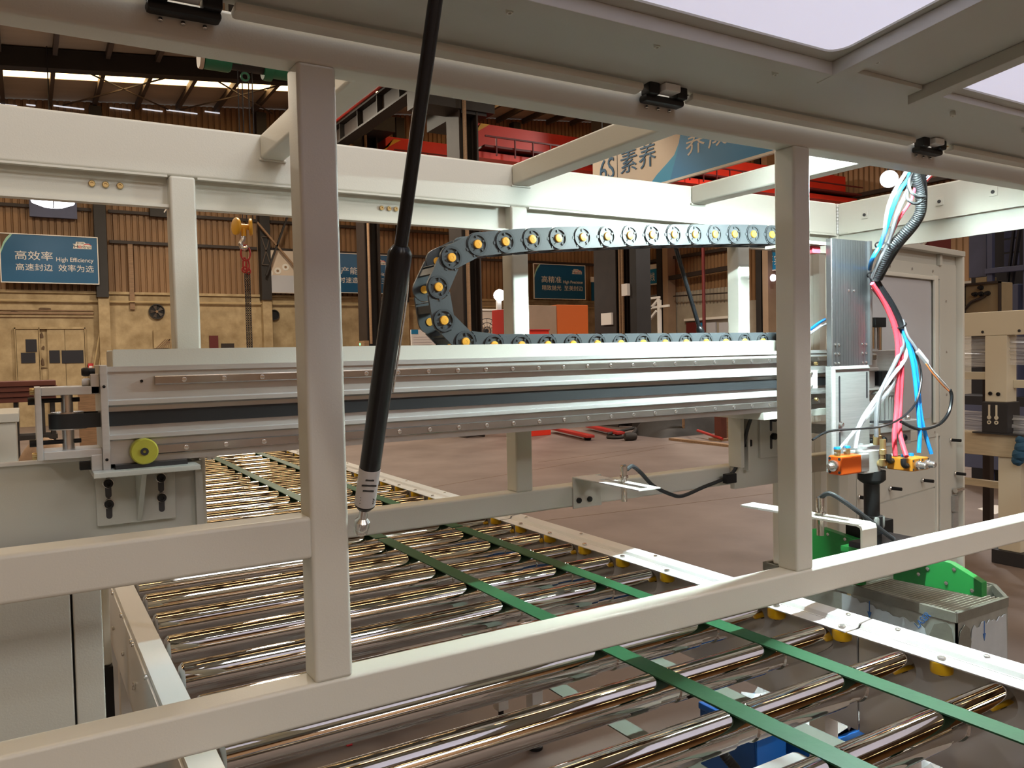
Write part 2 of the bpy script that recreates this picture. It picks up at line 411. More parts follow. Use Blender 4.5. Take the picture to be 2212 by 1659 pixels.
# ------------------------------------------------------------------ raised hood door
hd = thing('hood_door', 'raised grey-cream hood door with white windows, hinged on the front upper beam', 'hood', (1.2, 1.29, 2.11))
SL = .122
def D(x, y, w): return Vector((x, y, 2.104+SL*(1.3-y)+w))
def dbox(name, x0, x1, y0, y1, w0, w1, m='grey_paint', parent=None, bv=0):
    vs = [D(x, y, w) for w in (w0, w1) for y in (y0, y1) for x in (x0, x1)]
    return MB().add(vs, [(0, 2, 3, 1), (4, 5, 7, 6), (0, 1, 5, 4), (2, 6, 7, 3), (0, 4, 6, 2), (1, 3, 7, 5)]).build(name, m, parent or hd, bevel=bv)
def dplate(name, x0, x1, y0, y1, hx0, hx1, hy0, hy1, r, m='grey_paint'):
    """door sheet around a window with rounded corners"""
    loop = []
    for cx, cy, a0 in ((hx1-r, hy1-r, 0), (hx0+r, hy1-r, 90), (hx0+r, hy0+r, 180), (hx1-r, hy0+r, 270)):
        for k in range(7):
            a = math.radians(a0+k*15); loop.append((cx+r*math.cos(a), cy+r*math.sin(a)))
    out = [(x1, y1), (x0, y1), (x0, y0), (x1, y0)]
    vs, fs = [], []
    for w in (0, .004):
        vs += [D(x, y, w) for x, y in out]+[D(x, y, w) for x, y in loop]
    n = len(loop)
    for base in (0, 4+n):
        for q in range(4):
            for k in range(6): fs.append((base+q, base+4+q*7+k, base+4+q*7+k+1))
            nq = (q+1) % 4; fs.append((base+q, base+4+q*7+6, base+4+nq*7, base+nq))
    for k in range(n): fs.append((4+k, 4+(k+1) % n, 8+n+(k+1) % n, 8+n+k))
    for k in range(4): fs.append((k, (k+1) % 4, 4+n+(k+1) % 4, 4+n+k))
    MB().add(vs, fs).build(name, m, hd, smooth=False)
    MB().add([D(*p, .0045) for p in ((hx0-.02, hy0-.02), (hx1+.02, hy0-.02), (hx1+.02, hy1+.02), (hx0-.02, hy1+.02))]+[D(*p, .008) for p in ((hx0-.02, hy0-.02), (hx1+.02, hy0-.02), (hx1+.02, hy1+.02), (hx0-.02, hy1+.02))],
             [(0, 1, 2, 3), (7, 6, 5, 4), (0, 1, 5, 4), (1, 2, 6, 5), (2, 3, 7, 6), (3, 0, 4, 7)]).build('window_pane', 'pane_white', hd, smooth=False)
dplate('door_sheet', -.6, 1.57, .05, 1.285, .10, 1.379, .25, 1.037, .035)
dplate('door_sheet', 1.57, 3.2, .05, 1.285, 1.752, 3.0, .25, 1.040, .035)
dbox('stiffener', -.5, 1.40, 1.062, 1.098, -.026, 0, bv=.002)
dbox('stiffener', 1.44, 1.70, 1.062, 1.098, -.010, 0, bv=.002)
dbox('stiffener', 1.74, 3.1, 1.062, 1.098, -.016, 0, bv=.002)
dbox('stiffener', 1.398, 1.438, .1, 1.100, -.028, 0, bv=.002)
dbox('stiffener', 1.703, 1.743, .1, 1.100, -.028, 0, bv=.002)
for x0, x1 in ((-.5, .16), (.29, 1.085), (1.215, 1.995), (2.16, 3.1)):
    dbox('edge_strip', x0, x1, 1.262, 1.292, -.020, -.004, P, bv=.006)
for x, y in ((.69, 1.13), (1.0, 1.13), (1.31, 1.13), (1.928, 1.13), (2.25, 1.13), (1.471, 1.015), (1.0, 1.10)):
    p = D(x, y, 0); bolt_set('stud', [p], (0, -SL, -1), .0065, .012, 'cream_paint', hd)
for x, hw in ((.222, .052), (1.150, .052), (2.078, .052)):
    h = box(x-hw, x+hw, 1.272, 1.299, 2.073, 2.089).build('hinge', 'black', hd, bevel=.006)
    box(x-hw, x-hw*.45, 1.262, 1.292, 2.085, 2.112).build('knuckle', 'black', h, bevel=.005)
    box(x+hw*.45, x+hw, 1.262, 1.292, 2.085, 2.112).build('knuckle', 'black', h, bevel=.005)
    box(x-hw*.4, x+hw*.4, 1.25, 1.282, 2.092, 2.108).build('leaf', 'white_paint', h, bevel=.003)
    bolt_set('hinge_screw', [(x-hw*.6, 1.2985, 2.071), (x, 1.2985, 2.071), (x+hw*.6, 1.2985, 2.071)], (0, -.3, -1), .004, .005, 'bolt_steel', h)

# ------------------------------------------------------------------ gas struts
def strut(name, label, lo, hi, joint, r_t, r_r, grp=None, sticker=True):
    lo, hi, joint = Vector(lo), Vector(hi), Vector(joint); d = (hi-lo).normalized()
    t = thing(name, label, 'gas strut', lo, grp)
    L = (joint-lo).length; ln = (hi-lo).length
    e = MB().lathe([(.004, -.005), (.010, .0), (.013, .008), (.013, .02), (.0075, .026), (.0075, .045), (.006, .05)], lo, d, 16).build('end_fitting', 'bolt_steel', t)
    MB().lathe([(.003, -.012), (.009, -.008), (.011, 0), (.009, .008), (.003, .012)], lo, Vector((1, 0, 0)), 12).build('ball_stud', 'bolt_steel', e)
    MB().lathe([(r_t*.7, .045), (r_t, .052), (r_t, L-.075), (r_t*1.05, L-.07), (r_t*1.05, L-.055), (r_t*1.06, L-.05), (r_t*1.06, L-.012), (r_t*.8, L-.004), (r_r*1.1, L)], lo, d, 24).build('cylinder', 'black_gloss', t)
    MB().lathe([(r_r, L-.01), (r_r, ln)], lo, d, 16).build('rod', 'dark_steel' if r_r < .006 else 'black_gloss', t)
    if sticker:
        s = MB().lathe([(r_t+.0004, .055), (r_t+.0004, .125)], lo, d, 24, False).build('sticker', 'label_white', t)
    return t, d
st, sd = strut('gas_strut', 'thick black gas strut in front of the left front post, holding up the hood', (.480, 1.305, 1.272), (.480, .93, 2.125), (.480, 1.078, 1.716), .0172, .0098)
lo = Vector((.480, 1.305, 1.272))
vx = Vector((.97, -.243, 0)); sn = Vector((-.243, -.97, 0)).normalized(); sn = (sn-sd*sn.dot(sd)).normalized(); sx = sd.cross(sn)*-1
o_ = lo+sd*.062+sn*.0176
text('合格证', o_-sx*.013-sn*.003, sx, sd, .024, .014, 'ink', st)
for k, w in enumerate((.018, .024, .014)):
    a = lo+sd*(.088+k*.010)+sn*.0172-sx*w/2
    MB().add([a, a+sx*w, a+sx*w+sd*.003, a+sd*.003, a+sn*.0006, a+sx*w+sn*.0006, a+sx*w+sd*.003+sn*.0006, a+sd*.003+sn*.0006], [(0, 1, 2, 3), (4, 5, 6, 7)]).build('print_line', 'ink', st)
MB().tube([lo+sd*.45+Vector((.019, 0, .004)), lo+sd*.42+Vector((.021, 0, 0)), lo+sd*.34+Vector((.0215, 0, 0)), lo+sd*.26+Vector((.021, 0, 0))], .0016, 6).build('safety_wire', 'bolt_steel', st)
strut('gas_strut', 'thin black gas strut behind the far left post above the gantry', (.369, 2.13, 1.45), (.362, 2.13, 1.98), (.363, 2.13, 1.69), .011, .006, sticker=False)
strut('gas_strut', 'slanting black gas strut seen under the cable chain near the far right post', (2.16, 2.13, 1.40), (1.93, 2.13, 2.0), (2.072, 2.13, 1.655), .013, .0075, sticker=False)

# ------------------------------------------------------------------ linear gantry
ga = thing('gantry_beam', 'long aluminium linear gantry beam with two guide rails spanning the machine', 'gantry', (1.2, 1.87, 1.36))
GX0, GX1 = .142, 2.62
prof = [(1.845, 1.3615), (1.812, 1.3615), (1.812, 1.408), (1.800, 1.412), (1.800, 1.4200), (1.822, 1.4205), (1.822, 1.4765), (1.815, 1.477), (1.804, 1.481), (1.804, 1.4895), (1.812, 1.492), (1.812, 1.5575), (1.935, 1.5575), (1.935, 1.3615)]
MB().prism([(GX0, y, z) for y, z in prof], (GX1-GX0, 0, 0)).build('extrusion', 'aluminium', ga, smooth=False)
box(GX0, GX1, 1.8085, 1.818, 1.548, 1.5585).build('top_edge', 'aluminium', ga)
for (z0, z1, x0) in ((1.5195, 1.5375, .2295), (1.3765, 1.3965, .229)):
    r = MB().prism([(x0, 1.812, z0), (x0, 1.803, z0), (x0, 1.800, z0+.002), (x0, 1.800, z1-.002), (x0, 1.803, z1), (x0, 1.812, z1)], (GX1-x0-.02, 0, 0)).build('guide_rail', 'rail_steel', ga, smooth=False)
    zb = (z0+z1)/2; xb = x0+.056; pts = []
    while xb < GX1-.04: pts.append((xb, 1.8005, zb)); xb += .0801
    bolt_set('rail_bolt', pts, (0, -1, 0), .0052, .0022, 'bolt_steel', r)
ep = box(.128, .142, 1.798, 1.94, 1.352, 1.562).build('end_plate', 'aluminium', ga, bevel=.0015)
MB().cyl((.135, 1.7985, 1.519), (.135, 1.797, 1.519), .003).build('screw_hole', 'black', ep)
MB().cyl((.135, 1.7985, 1.373), (.135, 1.797, 1.373), .003).build('screw_hole', 'black', ep)
MB().cyl((.2055, 1.8115, 1.5275), (.2055, 1.811, 1.5275), .003).build('screw_hole', 'black', ga)
# pulley head at the left end
ph = box(.0155, .0265, 1.802, 1.90, 1.380, 1.522).build('pulley_bracket', 'aluminium', ga, bevel=.0015)
box(.0265, .128, 1.806, 1.895, 1.505, 1.521).build('bracket_arm', 'aluminium', ph, bevel=.0015)
box(.0265, .128, 1.806, 1.895, 1.380, 1.396).build('bracket_arm', 'aluminium', ph, bevel=.0015)
box(.112, .128, 1.806, 1.82, 1.505, 1.545).build('clamp_block', 'aluminium', ph, bevel=.0015)
box(.108, .128, 1.804, 1.84, 1.352, 1.384).build('clamp_block', 'aluminium', ph, bevel=.0015)
for z in (1.494, 1.411):
    MB().lathe([(.0075, 0), (.0075, .014), (.0045, .0145), (.0045, .09)], (.004, 1.85, z), (1, 0, 0), 12).build('tension_bolt', 'black', ph)
    bolt_set('set_screw', [(.0155, 1.815, z+.0225 if z > 1.45 else z-.02), (.0155, 1.83, z+.017 if z > 1.45 else z-.027)], (-1, 0, 0), .0045, .008, 'brass', ph)
MB().cyl((.0713, 1.85, 1.396), (.0713, 1.85, 1.505), .011, n=20).build('pulley_shaft', 'bolt_steel', ga)
pu = MB().lathe([(.0295, 1.441), (.0295, 1.470)], (.0713, 1.85, 0), (0, 0, 1), 28).build('pulley', 'bolt_steel', ga)
MB().lathe([(.012, 1.4345), (.034, 1.4355), (.034, 1.4375), (.012, 1.4385)], (.0713, 1.85, 0), (0, 0, 1), 28).build('pulley_flange', 'aluminium', pu)
b = MB(); outer, inner = [], []
for k in range(13):
    a = math.radians(90+k*15); outer.append((.0713+.0335*math.cos(a), 1.85+.0335*math.sin(a))); inner.append((.0713+.030*math.cos(a), 1.85+.030*math.sin(a)))
outer = [(GX1-.1, 1.8835)]+outer+[(GX1-.1, 1.8165)]; inner = [(GX1-.1, 1.880)]+inner+[(GX1-.1, 1.820)]
n = len(outer); vs = []
for z in (1.438, 1.467): vs += [(x, y, z) for x, y in outer]+[(x, y, z) for x, y in inner]
fs = []
for k in range(n-1): fs += [(k, k+1, 2*n+k+1, 2*n+k), (n+k, n+k+1, 3*n+k+1, 3*n+k), (k, k+1, n+k+1, n+k), (2*n+k, 2*n+k+1, 3*n+k+1, 3*n+k)]
b.add(vs, fs).build('drive_belt', 'rubber', ga)
# black and cream sensor cables and clamp at the end plate
for z, m in ((1.549, 'black'), (1.5275, 'label_white')):
    MB().lathe([(.007, 0), (.009, .004), (.009, .012), (.0075, .014), (.0075, .024)], (.098, 1.83, z), (1, 0, 0), 12).build('end_stop', m, ga)
box(.088, .112, 1.83, 1.85, 1.352, 1.37).build('end_stop', 'black_gloss', ga, bevel=.002)
# yellow bumper
bu = MB().lathe([(.024, 0), (.0265, .003), (.0265, .026), (.024, .029)], (.2027, 1.811, 1.3855), (0, -1, 0), 32).build('bumper', 'yellow_pu', ga)
MB().ring((.2027, 1.7825, 1.3855), (0, -1, 0), .003, .0078, .002, 20).build('bumper_bolt', 'dark_steel', bu)
# tray on top
tr = box(.159, 2.215, 1.8565, 1.8595, 1.5575, 1.5935).build('cable_tray', P, ga, smooth=False)
box(.159, 2.215, 1.8595, 2.005, 1.553, 1.5574).build('tray_floor', P, tr)
box(.159, 2.215, 2.002, 2.005, 1.5574, 1.5935).build('tray_wall', P, tr)
MB().prism([(.1575, 1.8568, 1.5575), (.1575, 2.0, 1.5575), (.1575, 2.0, 1.588), (.1575, 1.99, 1.591), (.1575, 1.8568, 1.591)], (.003, 0, 0)).build('tray_end', P, tr)
# left bracket: shelf, slotted plate with gusset
br = box(.108, .305, 1.760, 1.925, 1.3415, 1.3525).build('bracket_shelf', 'grey_paint', ga, bevel=.002)
box(.15, .285, 1.79, 1.93, 1.3525, 1.3612).build('shim', 'dark_steel', br)
pl = box(.120, .276, 1.905, 1.9245, 1.222, 1.3415).build('bracket_plate', 'grey_paint', ga, bevel=.002)
MB().prism([(.196, 1.905, 1.3415), (.196, 1.785, 1.3415), (.196, 1.80, 1.325), (.196, 1.903, 1.225)], (.010, 0, 0)).build('gusset', 'grey_paint', pl, bevel=.001)
def slot(x, z0, z1, y, r, parent):
    b = MB(); pts = []
    for k in range(9): a = math.radians(k*22.5); pts.append((x+r*math.cos(a), y, z1+r*math.sin(a)))
    for k in range(9): a = math.radians(180+k*22.5); pts.append((x+r*math.cos(a), y, z0+r*math.sin(a)))
    return b.prism(pts, (0, -.0006, 0)).build('slot', 'dark_steel', parent)
for x, z in ((.1435, 1.2680), (.2468, 1.2705), (.1435, 1.312), (.2468, 1.314)):
    slot(x, z-.026, z+.006, 1.905, .006, pl)
    wsh = MB().cyl((x, 1.9043, z), (x, 1.9025, z), .0105, n=24).build('washer', 'bolt_steel', pl)
    MB().lathe([(.0088, 0), (.0092, .002), (.0092, .008), (.0082, .009), (.0045, .009), (.004, .004)], (x, 1.9025, z), (0, -1, 0), 20).build('socket_bolt', 'black', pl)
lb = MB().lathe([(.004, 0), (.004, .012), (.0095, .0125), (.0095, .02), (.007, .021), (.007, .03)], (.334, 1.915, 1.352), (1, 0, 0), 8).build('levelling_bolt', 'bolt_steel', ga)
# right bracket and uprights on the far rail
rb = box(2.125, 2.38, 2.028, 2.05, 1.075, 1.3615).build('bracket_plate', P, ga, bevel=.003)
box(2.119, 2.135, 1.99, 2.05, 1.155, 1.34).build('bracket_rib', P, rb, bevel=.002)
box(2.165, 2.175, 2.00, 2.03, 1.14, 1.3615).build('bracket_rib', P, rb, bevel=.002)
pl2 = box(2.245, 2.36, 2.017, 2.028, 1.175, 1.3615).build('bracket_plate', P, ga, bevel=.002)
for z in (1.315, 1.250):
    slot(2.30, z-.04, z, 2.017, .006, pl2)
    MB().lathe([(.012, 0), (.012, .012), (.009, .014)], (2.31, 2.017, z), (0, -1, 0), 16).build('socket_bolt', 'black', pl2)
MB().lathe([(.004, 0), (.004, .012), (.011, .0125), (.011, .022), (.007, .023), (.007, .034)], (2.135, 1.97, 1.342), (-1, 0, 0), 8).build('levelling_bolt', 'bolt_steel', rb)
box(2.02, 2.4, 1.80, 2.05, 1.338, 1.3615).build('bracket_shelf', P, ga, bevel=.002)

# ------------------------------------------------------------------ energy chain
ch = thing('energy_chain', 'black plastic energy chain with orange pivot caps looping over the gantry', 'cable chain', (1.5, 1.92, 1.558))
PV = []
xx = 2.2425
top = [(2.2425, 1.949), (2.1563, 1.9469), (2.0686, 1.9439), (1.9816, 1.9389), (1.8948, 1.9333), (1.809, 1.9279), (1.722, 1.9225), (1.6351, 1.917), (1.5489, 1.9098), (1.4641, 1.9022), (1.3769, 1.8951), (1.2919, 1.8874), (1.2055, 1.8796), (1.1199, 1.8688), (1.0343, 1.8573), (.9567, 1.8191), (.9169, 1.7423), (.9305, 1.6572), (.9915, 1.6010), (1.0778, 1.5905)]
PV = top+[(1.0778+.0859*k, 1.5895) for k in range(1, 14)]
CY, CWD, RR = 1.88, .085, .0315
def outline(pitch=.0865, R=RR, Rc=.034):
    pts = []
    for k in range(0, 13): a = math.radians(90+k*15); pts.append((R*math.cos(a), R*math.sin(a)))
    xe = pitch-math.sqrt(max(Rc*Rc-R*R, 0))
    h = R*.98
    pts.append((xe-.004, -h)); 
    for k in range(7):
        a = math.radians(180+60-k*20); pts.append((pitch+.0005+Rc*math.cos(a), Rc*math.sin(a)))
    pts.append((xe-.004, h))
    return pts
ol = outline()
lk = MB().prism([(x, 0, z) for x, z in ol], (0, .007, 0)).prism([(x, CWD, z) for x, z in ol], (0, .007, 0))
lk.box(.024, .044, .004, CWD+.004, RR*.98-.008, RR*.98-.002).box(.024, .044, .004, CWD+.004, -RR*.98+.002, -RR*.98+.008)
lk.box(.050, .052, .004, CWD+.004, RR*.98-.008, RR*.98-.002)
lk.box(.062, .066, -.002, .001, -.026, -.021).box(.050, .060, -.0015, .001, -.004, .004)
LINK = RING = CAP = CAP2 = None
for i in range(len(PV)):
    x, z = PV[i]
    if i == 0: dx, dz = PV[0][0]-PV[1][0], PV[0][1]-PV[1][1]
    else: dx, dz = PV[i-1][0]-x, PV[i-1][1]-z
    rot = Euler((0, math.atan2(-dz, dx), 0)); p = Vector((x, CY, z))
    if i == 0:
        LINK = lk.build('link', 'chain_plastic', ch, origin=(0, 0, 0), bevel=0); LINK.location = p-WL[ch.name]; WL[LINK.name] = p; LINK.rotation_euler = rot; L_ = LINK
        rm = MB().ring((0, .0005, 0), (0, -1, 0), .0235, .0295, .004, 28)
        for k in range(5):
            a = math.radians(20+72*k); c, s_ = math.cos(a), math.sin(a)
            rm.bar((c*.0165, -.0012, s_*.0165), (c*.0245, -.0012, s_*.0245), .0055, .003, (0, 1, 0))
        RING = rm.build('hub_ring', 'chain_ring', None, origin=(0, 0, 0)); R_ = RING
        CAP = MB().lathe([(.0118, .001), (.0118, -.004), (.0105, -.0055), (.004, -.0060), (.0035, -.0056)], (0, 0, 0), (0, 1, 0), 24).build('pivot_cap', 'orange_cap', None, origin=(0, 0, 0)); C_ = CAP
        CAP2 = MB().lathe([(.0105, -.002), (.0105, .002)], (0, CWD, 0), (0, 1, 0), 16).build('pivot_cap', 'orange_cap', None, origin=(0, 0, 0)); C2_ = CAP2
    else:
        L_ = LINK.copy(); C.objects.link(L_); L_.parent = ch; L_.location = p-WL[ch.name]; WL[L_.name] = p; L_.rotation_euler = rot
        R_, C_, C2_ = RING.copy(), CAP.copy(), CAP2.copy()
        for q in (R_, C_, C2_): C.objects.link(q)
    for q in (R_, C_, C2_): q.parent = L_; q.location = (0, 0, 0)
    R_.location = (0, 0 if i % 2 == 0 else -.0005, 0)
eb = box(2.262, 2.305, 1.872, 1.975, 1.905, 1.985).build('end_bracket', 'chain_plastic', ch, bevel=.003)
box(2.27, 2.285, 1.868, 1.873, 1.915, 1.975).build('bracket_recess', 'black', eb)

# ------------------------------------------------------------------ vertical carriage with drilling / gluing head
ca = thing('z_carriage', 'aluminium vertical carriage plate with ribbed front at the right end of the gantry', 'carriage', (2.3, 1.69, 1.17))
pp = [(2.2, 1.70), (2.2, 1.682), (2.203, 1.680), (2.214, 1.680)]
xx = 2.218
while xx < 2.378: pp += [(xx, 1.680), (xx, 1.6825), (xx+.0012, 1.6825), (xx+.0012, 1.680)]; xx += .0125
pp += [(2.380, 1.680), (2.381, 1.672), (2.387, 1.669), (2.394, 1.672), (2.395, 1.70)]
MB().prism([(x, y, 1.506) for x, y in pp], (0, 0, .405)).build('ribbed_plate', 'alu_ribbed', ca, smooth=False)
lp = box(2.197, 2.392, 1.683, 1.703, 1.165, 1.506).build('slot_plate', 'alu_dull', ca, bevel=.001)
box(2.203, 2.392, 1.678, 1.684, 1.495, 1.506).build('plate_step', 'aluminium', lp, bevel=.001)
box(2.197, 2.214, 1.678, 1.684, 1.165, 1.495).build('side_strip', 'aluminium', lp, bevel=.001)
for x, z0, z1 in ((2.2385, 1.33, 1.47), (2.2385, 1.19, 1.29), (2.378, 1.40, 1.48)): slot(x, z0, z1, 1.683, .004, lp)
MB().lathe([(.010, 0), (.010, .003), (.0065, .0035), (.0065, .012), (.005, .013)], (2.2395, 1.683, 1.318), (0, -1, 0), 20).build('socket_bolt', 'bolt_steel', lp)
pts = [(2.282, 1.680, 1.748), (2.308, 1.680, 1.748)]
for z in (1.575, 1.545, 1.515): pts += [(2.215, 1.680, z), (2.232, 1.680, z), (2.352, 1.680, z), (2.370, 1.680, z)]
bolt_set('socket_bolt', pts, (0, -1, 0), .0042, .003, 'bolt_steel', ca)
bk = box(2.11, 2.20, 1.735, 1.80, 1.435, 1.492).build('bearing_block', 'white_paint', ca, bevel=.002)
bolt_set('socket_bolt', [(2.125, 1.735, 1.484), (2.165, 1.735, 1.484), (2.125, 1.735, 1.443), (2.165, 1.735, 1.443)], (0, -1, 0), .006, .006, 'bolt_steel', bk)
for z0, z1, m in ((1.500, 1.535, 'dark_steel'), (1.538, 1.565, 'bolt_steel'), (1.395, 1.432, 'dark_steel'), (1.365, 1.392, 'bolt_steel')):
    MB().cyl((2.15, 1.77, z0), (2.15, 1.77, z1), .034, n=24).build('bearing_ring', m, bk)
for z in (1.515, 1.40): bolt_set('grease_nipple', [(2.185, 1.735, z)], (0, -1, 0), .006, .010, 'brass', bk)
MB().lathe([(.042, 1.57), (.042, 1.655), (.039, 1.66)], (2.15, 1.80, 0), (0, 0, 1), 28).build('motor', 'motor_grey', ca)
box(2.10, 2.21, 1.70, 1.86, 1.892, 1.902).build('chain_plate', P, ca, bevel=.002)
box(2.16, 2.20, 1.72, 1.80, 1.868, 1.890).build('sensor_block', 'hose_red', ca, bevel=.002)
box(2.12, 2.165, 1.74, 1.80, 1.862, 1.890).build('sensor_block', 'black', ca, bevel=.002)
# rear axis pieces
box(2.652, 2.716, 1.84, 1.90, 1.636, 1.672).build('sensor_block', 'black', ca, bevel=.002)
for x in (2.660, 2.702): MB().cyl((x, 1.86, 1.54), (x, 1.86, 1.64), .009, n=14).build('guide_rod', 'chrome', ca)
box(2.666, 2.698, 1.872, 1.876, 1.54, 1.64).build('axis_plate', 'alu_dull', ca)
box(2.62, 2.785, 1.83, 1.95, 1.478, 1.552).build('axis_block', 'alu_dull', ca, bevel=.002)
box(2.632, 2.70, 1.80, 1.84, 1.425, 1.478).build('sensor_block', 'black_gloss', ca, bevel=.002)
box(2.58, 2.66, 1.88, 1.95, 1.30, 1.912).build('axis_column', 'alu_dull', ca, bevel=.002)
ring = []
for k in range(56):
    a = 2*math.pi*k/56; r = .078 if k % 2 else .073; ring.append((2.648+r*math.cos(a), 1.86+r*math.sin(a), 1.302))
mo = MB().prism(ring, (0, 0, .088)).build('spindle_motor', 'motor_grey', ca, smooth=False)
MB().lathe([(.079, 1.39), (.079, 1.402), (.075, 1.406), (.052, 1.407), (.052, 1.420), (.047, 1.424)], (2.648, 1.86, 0), (0, 0, 1), 32).build('motor_cap', 'motor_grey', mo)
MB().lathe([(.092, 1.294), (.092, 1.302)], (2.648, 1.86, 0), (0, 0, 1), 32).build('motor_flange', 'dark_steel', mo)
mp = box(2.43, 2.84, 1.78, 1.98, 1.258, 1.294).build('motor_plate', 'alu_dull', ca, bevel=.002)
bolt_set('bolt', [(2.475, 1.80, 1.294), (2.78, 1.80, 1.294)], (0, 0, 1), .010, .016, 'bolt_steel', mp)
box(2.50, 2.80, 1.80, 1.86, 1.205, 1.258).build('rear_block', 'alu_dull', mp, bevel=.002)
bolt_set('socket_bolt', [(2.55, 1.80, 1.232), (2.62, 1.80, 1.232), (2.74, 1.80, 1.232)], (0, -1, 0), .012, .02, 'black', mp)
box(2.43, 2.47, 1.74, 1.80, 1.18, 1.258).build('clamp', 'alu_dull', ca, bevel=.002)
# manifold and actuators
mf = box(2.2466, 2.330, 1.60, 1.655, 1.166, 1.2366).build('manifold_block', 'aluminium', ca, bevel=.003)
box(2.325, 2.42, 1.645, 1.70, 1.205, 1.243).build('manifold_lug', 'aluminium', mf, bevel=.002)
bolt_set('screw_hole', [(2.345, 1.645, 1.225), (2.395, 1.645, 1.225)], (0, -1, 0), .005, .001, 'dark_steel', mf)
va = box(2.0985, 2.196, 1.572, 1.622, 1.178, 1.2365).build('air_valve', 'valve_orange', ca, bevel=.006, label='orange anodised valve body')
box(2.196, 2.236, 1.574, 1.620, 1.180, 1.2345).build('valve_end', 'alu_dull', va, bevel=.003)
MB().cyl((2.232, 1.603, 1.2075), (2.25, 1.612, 1.2075), .018, n=20).build('valve_nipple', 'white_paint', va)
MB().lathe([(.015, 0), (.017, .003), (.017, .012), (.011, .014), (.010, .026), (.007, .030)], (2.0985, 1.596, 1.207), (-1, 0, 0), 20).build('adjuster', 'bolt_steel', va)
for z in (1.187, 1.228):
    for y in (1.580, 1.614): MB().cyl((2.0989, y, z), (2.0978, y, z), .0045, n=10).build('screw_hole', 'dark_steel', va)
for x in (2.112, 2.158):
    f = MB().lathe([(.0095, 0), (.0095, .013), (.0105, .014), (.0105, .02)], (x, 1.597, 1.2365), (0, 0, 1), 16).build('push_fitting', 'brass', va)
    MB().lathe([(.0105, .02), (.0095, .026), (.006, .027)], (x, 1.597, 1.2365), (0, 0, 1), 16).build('fitting_collar', 'hose_blue', f)
MB().lathe([(.012, 0), (.012, .01), (.010, .011), (.010, .022), (.012, .024), (.012, .03)], (2.222, 1.60, 1.2345), (0, 0, 1), 16).build('push_fitting', 'hose_clear', va)
for i, x in enumerate((2.338, 2.384)):
    vb = box(x, x+.042, 1.498, 1.586, 1.176, 1.2165).build('air_valve', 'valve_amber', ca, bevel=.005, label='amber anodised valve body')
    box(x, x+.042, 1.586, 1.618, 1.176, 1.2165).build('valve_end', 'aluminium', vb, bevel=.002)
    MB().lathe([(.012, 0), (.014, .003), (.014, .012), (.011, .014), (.010, .030), (.007, .033)], (x+.021, 1.498, 1.196), (0, -1, 0), 18).build('adjuster', 'bolt_steel', vb)
    for z in (1.183, 1.2095):
        for xq in (x+.006, x+.036): MB().cyl((xq, 1.4985, z), (xq, 1.4975, z), .0035, n=10).build('screw_hole', 'dark_steel', vb)
for p in ((2.337, 1.565, 1.205), (2.337, 1.515, 1.195)):
    f = MB().tube([p, (p[0]-.012, p[1], p[2]), (p[0]-.018, p[1], p[2]+.008), (p[0]-.018, p[1], p[2]+.022)], .0085, 10).build('elbow_fitting', 'black', ca)
for p in ((2.365, 1.545, 1.2165), (2.405, 1.545, 1.2165)):
    MB().cyl(p, (p[0], p[1], p[2]+.008), .008, n=12).build('push_fitting', 'hose_blue', ca)
bf = MB().lathe([(.011, 0), (.012, .004), (.012, .02), (.008, .022), (.008, .034), (.011, .036), (.011, .052), (.0095, .054), (.0095, .085)], (2.318, 1.585, 1.188), (0, 0, 1), 14).build('brass_fitting', 'brass', ca)
MB().cyl((2.318, 1.585, 1.195), (2.318, 1.60, 1.195), .010, n=14).build('elbow', 'brass', bf)
MB().lathe([(.014, 0), (.014, .03), (.009, .032), (.009, .06)], (2.40, 1.66, 1.243), (0, 0, 1), 14).build('brass_fitting', 'brass', ca)
sp_ = MB().lathe([(.028, .925), (.030, .94), (.030, .965), (.0345, .966), (.0345, 1.022), (.024, 1.024), (.024, 1.125), (.036, 1.133), (.0425, 1.140), (.0425, 1.168)], (2.3245, 1.63, 0), (0, 0, 1), 24).build('nozzle_spindle', 'black', ca)
MB().lathe([(.0365, .985), (.0385, .99), (.0385, 1.018), (.0365, 1.0225)], (2.3245, 1.63, 0), (0, 0, 1), 6).build('hex_nut', 'motor_grey', sp_)
# ------------------------------------------------------------------ hoses and cables
def px(*l): return [at(x, y, Y=Y) for x, y, Y in l]
def hose(name, label, pts, r, m, cat='hose', n=8, rib=False): return tag((MB().ribbed(pts, r, n) if rib else MB().tube(pts, r, n, 5)).build(name, m), label, cat)
hose('air_hose', 'left one of the two red air hoses dropping to the amber valve', px((1884, 612, 1.63), (1914, 662, 1.63), (1936, 722, 1.62), (1939, 790, 1.61), (1937, 880, 1.60), (1932, 940, 1.575), (1934, 985, 1.562)), .0075, 'hose_red')
hose('air_hose', 'right one of the two red hoses, ending at the front elbow of the valve', px((1887, 622, 1.64), (1919, 668, 1.64), (1942, 730, 1.625), (1948, 800, 1.61), (1944, 880, 1.60), (1944, 935, 1.56), (1958, 986, 1.512)), .0075, 'hose_red')
hose('air_hose', 'thick white air hose curving down left to the orange valve', px((1940, 700, 1.635), (1958, 745, 1.62), (1953, 778, 1.61), (1926, 814, 1.60), (1893, 860, 1.60), (1860, 912, 1.60), (1850, 950, 1.60), (1848, 968, 1.60)), .0072, 'hose_white')
hose('air_hose', 'thin clear air hose to the left fitting of the orange valve', px((1936, 790, 1.62), (1930, 826, 1.60), (1880, 890, 1.595), (1841, 936, 1.595), (1804, 980, 1.597)), .0042, 'hose_clear')
